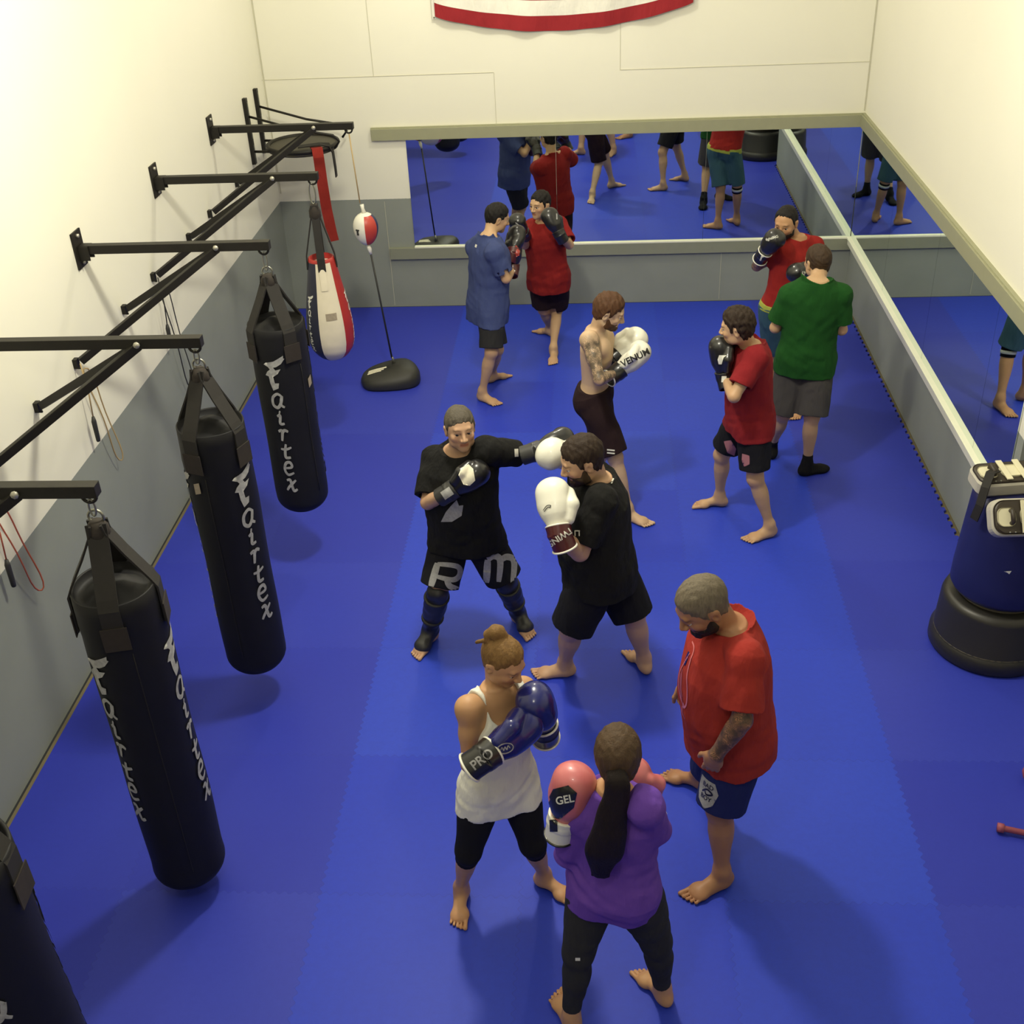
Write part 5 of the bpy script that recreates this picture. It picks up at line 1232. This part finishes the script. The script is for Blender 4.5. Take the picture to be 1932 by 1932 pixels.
# ---- the big man in black
f = Figure('big', 'heavy bearded man all in black with white boxing gloves, side on to the trainer', (-.92, -.26), 22, SK_PINK, girth=1.24, belly=.045, h=.005, limb=1.20, hscale=1.06)
f.browcol = np.array([.06, .03, .015])
f.body(); f.tee('tee_black', .80, -.20, .026, sl=.030); f.shorts('shorts_black', .98, .040, grow=.02, name='shorts'); f.hair('hair_brown', .010); f.beard('hair_auburn', .008)
g = f.glove('L', 'glove_white', 'glove_maroon', trim=('glove_white', 2), size=1.12); mark('lettering', g['cuff'], g['cuff'], 'logo_white', text_polys('TWINS', .034), g['P'](-.012, 0, 0), (.55, 0, -1)); mark('logo', g['o'], g['o'], 'rope_black', stroke_polys([([(-.02, -.012), (.0, .012), (.02, .012), (.012, .0)], .004), ([(-.016, -.02), (.004, .002), (.02, .002)], .004)]), g['P'](.12, 0, 0)+V3(-.04, -.03, 0), (0, 0, 1))
g = f.glove('R', 'glove_white', 'glove_maroon', trim=('glove_white', 2), size=1.12)
mark('sleeve_mark', f.T, f.T, 'logo_white', stroke_polys([([(-.012, -.015), (-.012, .015)], .006), ([(.010, -.015), (.010, .015)], .006), ([(-.014, .013), (.014, .013)], .006)]), f.j['sL']+(f.j['eL']-f.j['sL'])*.62+V3(-.06, 0, 0), (0, 0, 1))
mark('neck_mark', f.T, f.T, 'logo_white', rect_polys(.030, .008), f.j['neck']-f.up*.01-f.fwd*.08, (.5, 0, -.3))

# ---- the woman in white
f = Figure('white', 'woman with a blonde bun in a white tank top and black leggings, blue gloves', (.80, -.55), 26, SK_WARM, girth=1.0, female=True, h=.005, hscale=1.0)
f.browcol = np.array([.10, .05, .025])
f.body(); f.tee('tank_white', .5, -.27, .018, name='tank_top', tank=True, folds=.0024); f.leggings('leggings_black', .22)
bc = f.H(.0, -.088, .118)
def bun(F):
    F.put(ell(bc, np.eye(3), (.040, .038, .034)), .008); F.put(ell(bc+V3(-.03, 0, -.012), np.eye(3), (.026, .026, .024)), .006); F.put(ell(bc+V3(.022, .0, -.016), np.eye(3), (.026, .03, .022)), .006)
    F.put(seg(bc+V3(-.03, -.01, -.03), bc+V3(-.085, -.01, -.045), [0, 1], [.016, .006]), .006)
f.hair('hair_blonde', .007, line=[(-.13, -.07), (-.05, -.06), (-.03, -.04), (-.015, .018), (.004, .022), (.02, .012), (.04, .040), (.062, .060), (.085, .078), (.12, .085)], extra=bun, rough=.0016)
g = f.glove('R', 'glove_navy', 'glove_black', trim=('glove_white', 2), size=1.24); mark('lettering', g['cuff'], g['cuff'], 'logo_grey', text_polys('PRO', .040), g['P'](-.012, 0, 0), (-.45, 0, .9))
P_ = g['P'](.085, 0, 0)+V3(.0, -.02, -.02)
mark('logo', g['o'], g['o'], 'logo_grey', stroke_polys([([(.035*math.cos(a), .020*math.sin(a)) for a in [2*PI*k/10 for k in range(11)]], .005), ([(-.02, -.002), (-.012, .008), (-.008, -.006), (.0, .007), (.006, -.006), (.014, .008), (.020, -.004)], .005)]), P_, (-.15, 0, 1))
g = f.glove('L', 'glove_navy', 'glove_black', trim=('glove_white', 2), size=1.20)

# ---- the woman in purple
f = Figure('purple', 'woman with a long brown ponytail and purple top, back to the camera, pink gloves', (.04, 1), 14, SK_WARM, girth=1.14, belly=.0, female=True, h=.005, limb=1.10, hscale=1.03)
f.body(); f.tee('tee_purple', 1.0, -.22, .013, name='long_sleeved_top', sl=.0, long=True, folds=.0035); f.leggings('leggings_grey', .90, wr=.002)
f.hair('hair_long_brown', .012, line=[(-.13, -.11), (-.03, -.10), (-.02, -.06), (.0, -.05), (.02, -.02), (.04, .030), (.062, .060), (.085, .078), (.12, .085)], rough=.0016)
a = f.H(0, -.100, -.020)
tail = Field(a-np.array([.25, .25, .5]), a+.2, .005)
b = V3(*f.j['neck'])+V3(-.020, -.150, -.05); c = b+V3(-.022, -.005, -.115); d = c+V3(-.014, .010, -.12)
pts = [a, a+V3(0, -.03, -.035), b, c, d]; rad = [.034, .046, .066, .074, .030]
for i in range(33):
    u = i/32*4; n = min(3, int(u)); w_ = u-n; pc = pts[n]*(1-w_)+pts[n+1]*w_; r0 = rad[n]*(1-w_)+rad[n+1]*w_
    if i > 1: tail.put(ell(pc, np.eye(3), (r0, r0*.62, .045)), .012)
for i in range(7): tail.put(seg(d+V3((i-3)*.008, 0, .03), d+V3((i-3)*.011, .004*(i % 2), -.035-.012*((i*5) % 3)), [0, 1], [.012, .003]), .01)
wv = wrinkle(.003, 2, f=60); tail.ripple(lambda x, y, z: wv(x*2.2, y*2.2, z*.3)); p, q = tail.mesh(); pt = link('ponytail', p, q, 'hair_dark_tail', f.root)
mb = MB(); n = 20; mb.tube([a-f.hf*.012+(f.side*.027*math.cos(2*PI*k/n)+np.cross(f.side, f.hf)*.017*math.sin(2*PI*k/n)) for k in range(n)], .005, 6, closed=True); mb.build('hair_tie', 'logo_grey', pt)
g = f.glove('L', 'glove_pink', 'glove_white', size=1.16, trim=('glove_black', 1), palm=(.5, .8, 0)); mark('back_panel', g['o'], g['o'], 'glove_black', poly([(-.055, -.05), (-.06, .02), (-.03, .055), (.03, .055), (.055, .02), (.03, -.03), (-.03, -.06)]), g['P'](.12, 0, -.04), (-.15, 0, 1)); 
mark('lettering', g['o'], g['o'], 'logo_white', text_polys('GEL', .030), g['P'](.13, 0, -.04), (-.12, 0, 1)).location = V3(*(to_cam(g['P'](.13, 0, 0))*.0015))
mark('cuff_panel', g['cuff'], g['cuff'], 'glove_black', rect_polys(.03, .045), g['P'](-.02, 0, 0)-V3(.03, 0, 0), (0, 0, 1))
f.glove('R', 'glove_pink', 'glove_white', size=1.16)
mark('reflective_dot', f.S_, f.S_, 'logo_white', rect_polys(.020, .012), f.j['kL']+(f.j['aL']-f.j['kL'])*.12, (0, 0, 1))

# ---- the onlooker in red
f = Figure('redcoach', 'barefoot onlooker in a printed coral red T-shirt and blue shorts, no gloves', (-.92, -.38), 34, SK_TAN, girth=1.14, belly=.04, h=.005, limb=1.08, hscale=1.06)
f.browcol = np.array([.012, .008, .006]); f.stubble = (.3, np.array([.05, .03, .02])); j = f.j
f.body(hands={'L': ((.3, .95, .1), 32), 'R': ((.3, -.9, 0), 55)}, tattoo=[(j['eL'], j['wL'], .075), (j['sL'], j['eL'], .07), (j['eR'], j['wR'], .075)])
f.tee('tee_coral', .80, -.19, .034, sl=.040); f.shorts('shorts_navy', .93, .036, grow=.018); f.hair('hair_silver', .0055, rough=.0012); f.beard('beard_dark', .007, -.040)
c = j['pel']+f.up*.33+f.fwd*.16+f.side*.02; FN = unit(f.fwd+f.side*-.35+V3(0, 0, .25))
loop = [(-.03, .17), (.02, .15), (.03, .05), (.055, -.03), (.055, -.10), (.02, -.14), (-.04, -.10), (-.06, -.02), (-.03, .06), (.0, .13)]
mark('shirt_print', f.T, f.T, 'glove_pink', stroke_polys([(loop, .010), ([(-.03, .03), (-.02, -.04), (.0, -.10)], .008), ([(-.045, .0), (-.03, -.07), (-.01, -.12)], .007), ([(.0, -.15), (.0, -.19), (.04, -.195)], .010), ([(.02, -.145), (.02, -.12), (.035, -.13), (.05, -.11)], .008)]), c, f.up, n=FN)
mark('shirt_print', f.T, f.T, 'glove_navy', stroke_polys([([(-.012, .13), (-.016, .09), (-.02, .06)], .020)]), c, f.up, n=FN)
m_ = f.hip['L']+(j['kL']-f.hip['L'])*.62+V3(-.07, -.04, 0)
SN = unit(V3(-.55, -.75, .35))
pr = mark('shorts_print', f.S_, f.S_, 'logo_grey', poly([(-.055, .07), (.035, .07), (.06, .02), (.04, -.05), (.0, -.085), (-.045, -.05), (-.06, .01)]), m_, V3(0, 0, 1), n=SN)
for txt, dz in (('BAD', .045), ('BOY', -.025)):
    q_ = mark('shorts_letters', f.S_, f.S_, 'glove_black', text_polys(txt, .024), m_+V3(0, 0, dz), V3(0, 0, 1), n=SN)
    if q_: q_.location = q_.location+Vector(SN*.0015)
q_ = mark('shorts_letters', f.S_, f.S_, 'glove_black', stroke_polys([([(-.03, -.012), (.0, .014), (.03, .0), (.0, -.014), (-.012, .0)], .010)]), m_+V3(0, 0, .01), V3(0, 0, 1), n=SN)
if q_: q_.location = q_.location+Vector(SN*.0015)

LAMPS = [(-.74,5.7,4.75,560),(-.74,10.0,4.75,190),(-.74,1.4,4.9,130)]
EXPO = -.4

# ------------------------------------------------------------------ lamps of the hall
def lamp(x, y, z, w, r=.17):
    l = bpy.data.lights.new('high_bay_lamp', 'POINT'); l.shadow_soft_size = r
    l.energy = w; l.color = (1, .95, .78)
    o = bpy.data.objects.new('high_bay_lamp', l); COL.objects.link(o); o.location = (x, y, z)
for x, y, z, w in LAMPS: lamp(x, y, z, w)
w = bpy.data.worlds.new('World'); scene.world = w; w.use_nodes = True
w.node_tree.nodes['Background'].inputs[0].default_value = (.8, .8, .7, 1); w.node_tree.nodes['Background'].inputs[1].default_value = .05

# ------------------------------------------------------------------ camera
cam = bpy.data.cameras.new('camera'); co = bpy.data.objects.new('camera', cam); COL.objects.link(co)
cam.sensor_fit = 'HORIZONTAL'; cam.sensor_width = 36; cam.lens = 2180.98/1932*36; cam.clip_start = .05
M3 = Matrix(((0.99735042, -0.00557075, -0.07253351), (0.05850626, -0.53113425, 0.8452653), (-0.04323379, -0.84726937, -0.52940104)))
R = Matrix((M3.col[0], -M3.col[1], -M3.col[2])).transposed()
co.matrix_world = Matrix.Translation((0, 0, 4.65)) @ R.to_4x4()
scene.camera = co
vs = scene.view_settings; vs.view_transform = 'Standard'; vs.look = 'None'; vs.exposure = EXPO; vs.gamma = 1; vs.use_curve_mapping = False
scene.cycles.use_denoising = True
scene.cycles.max_bounces = 8; scene.cycles.diffuse_bounces = 4; scene.cycles.glossy_bounces = 5
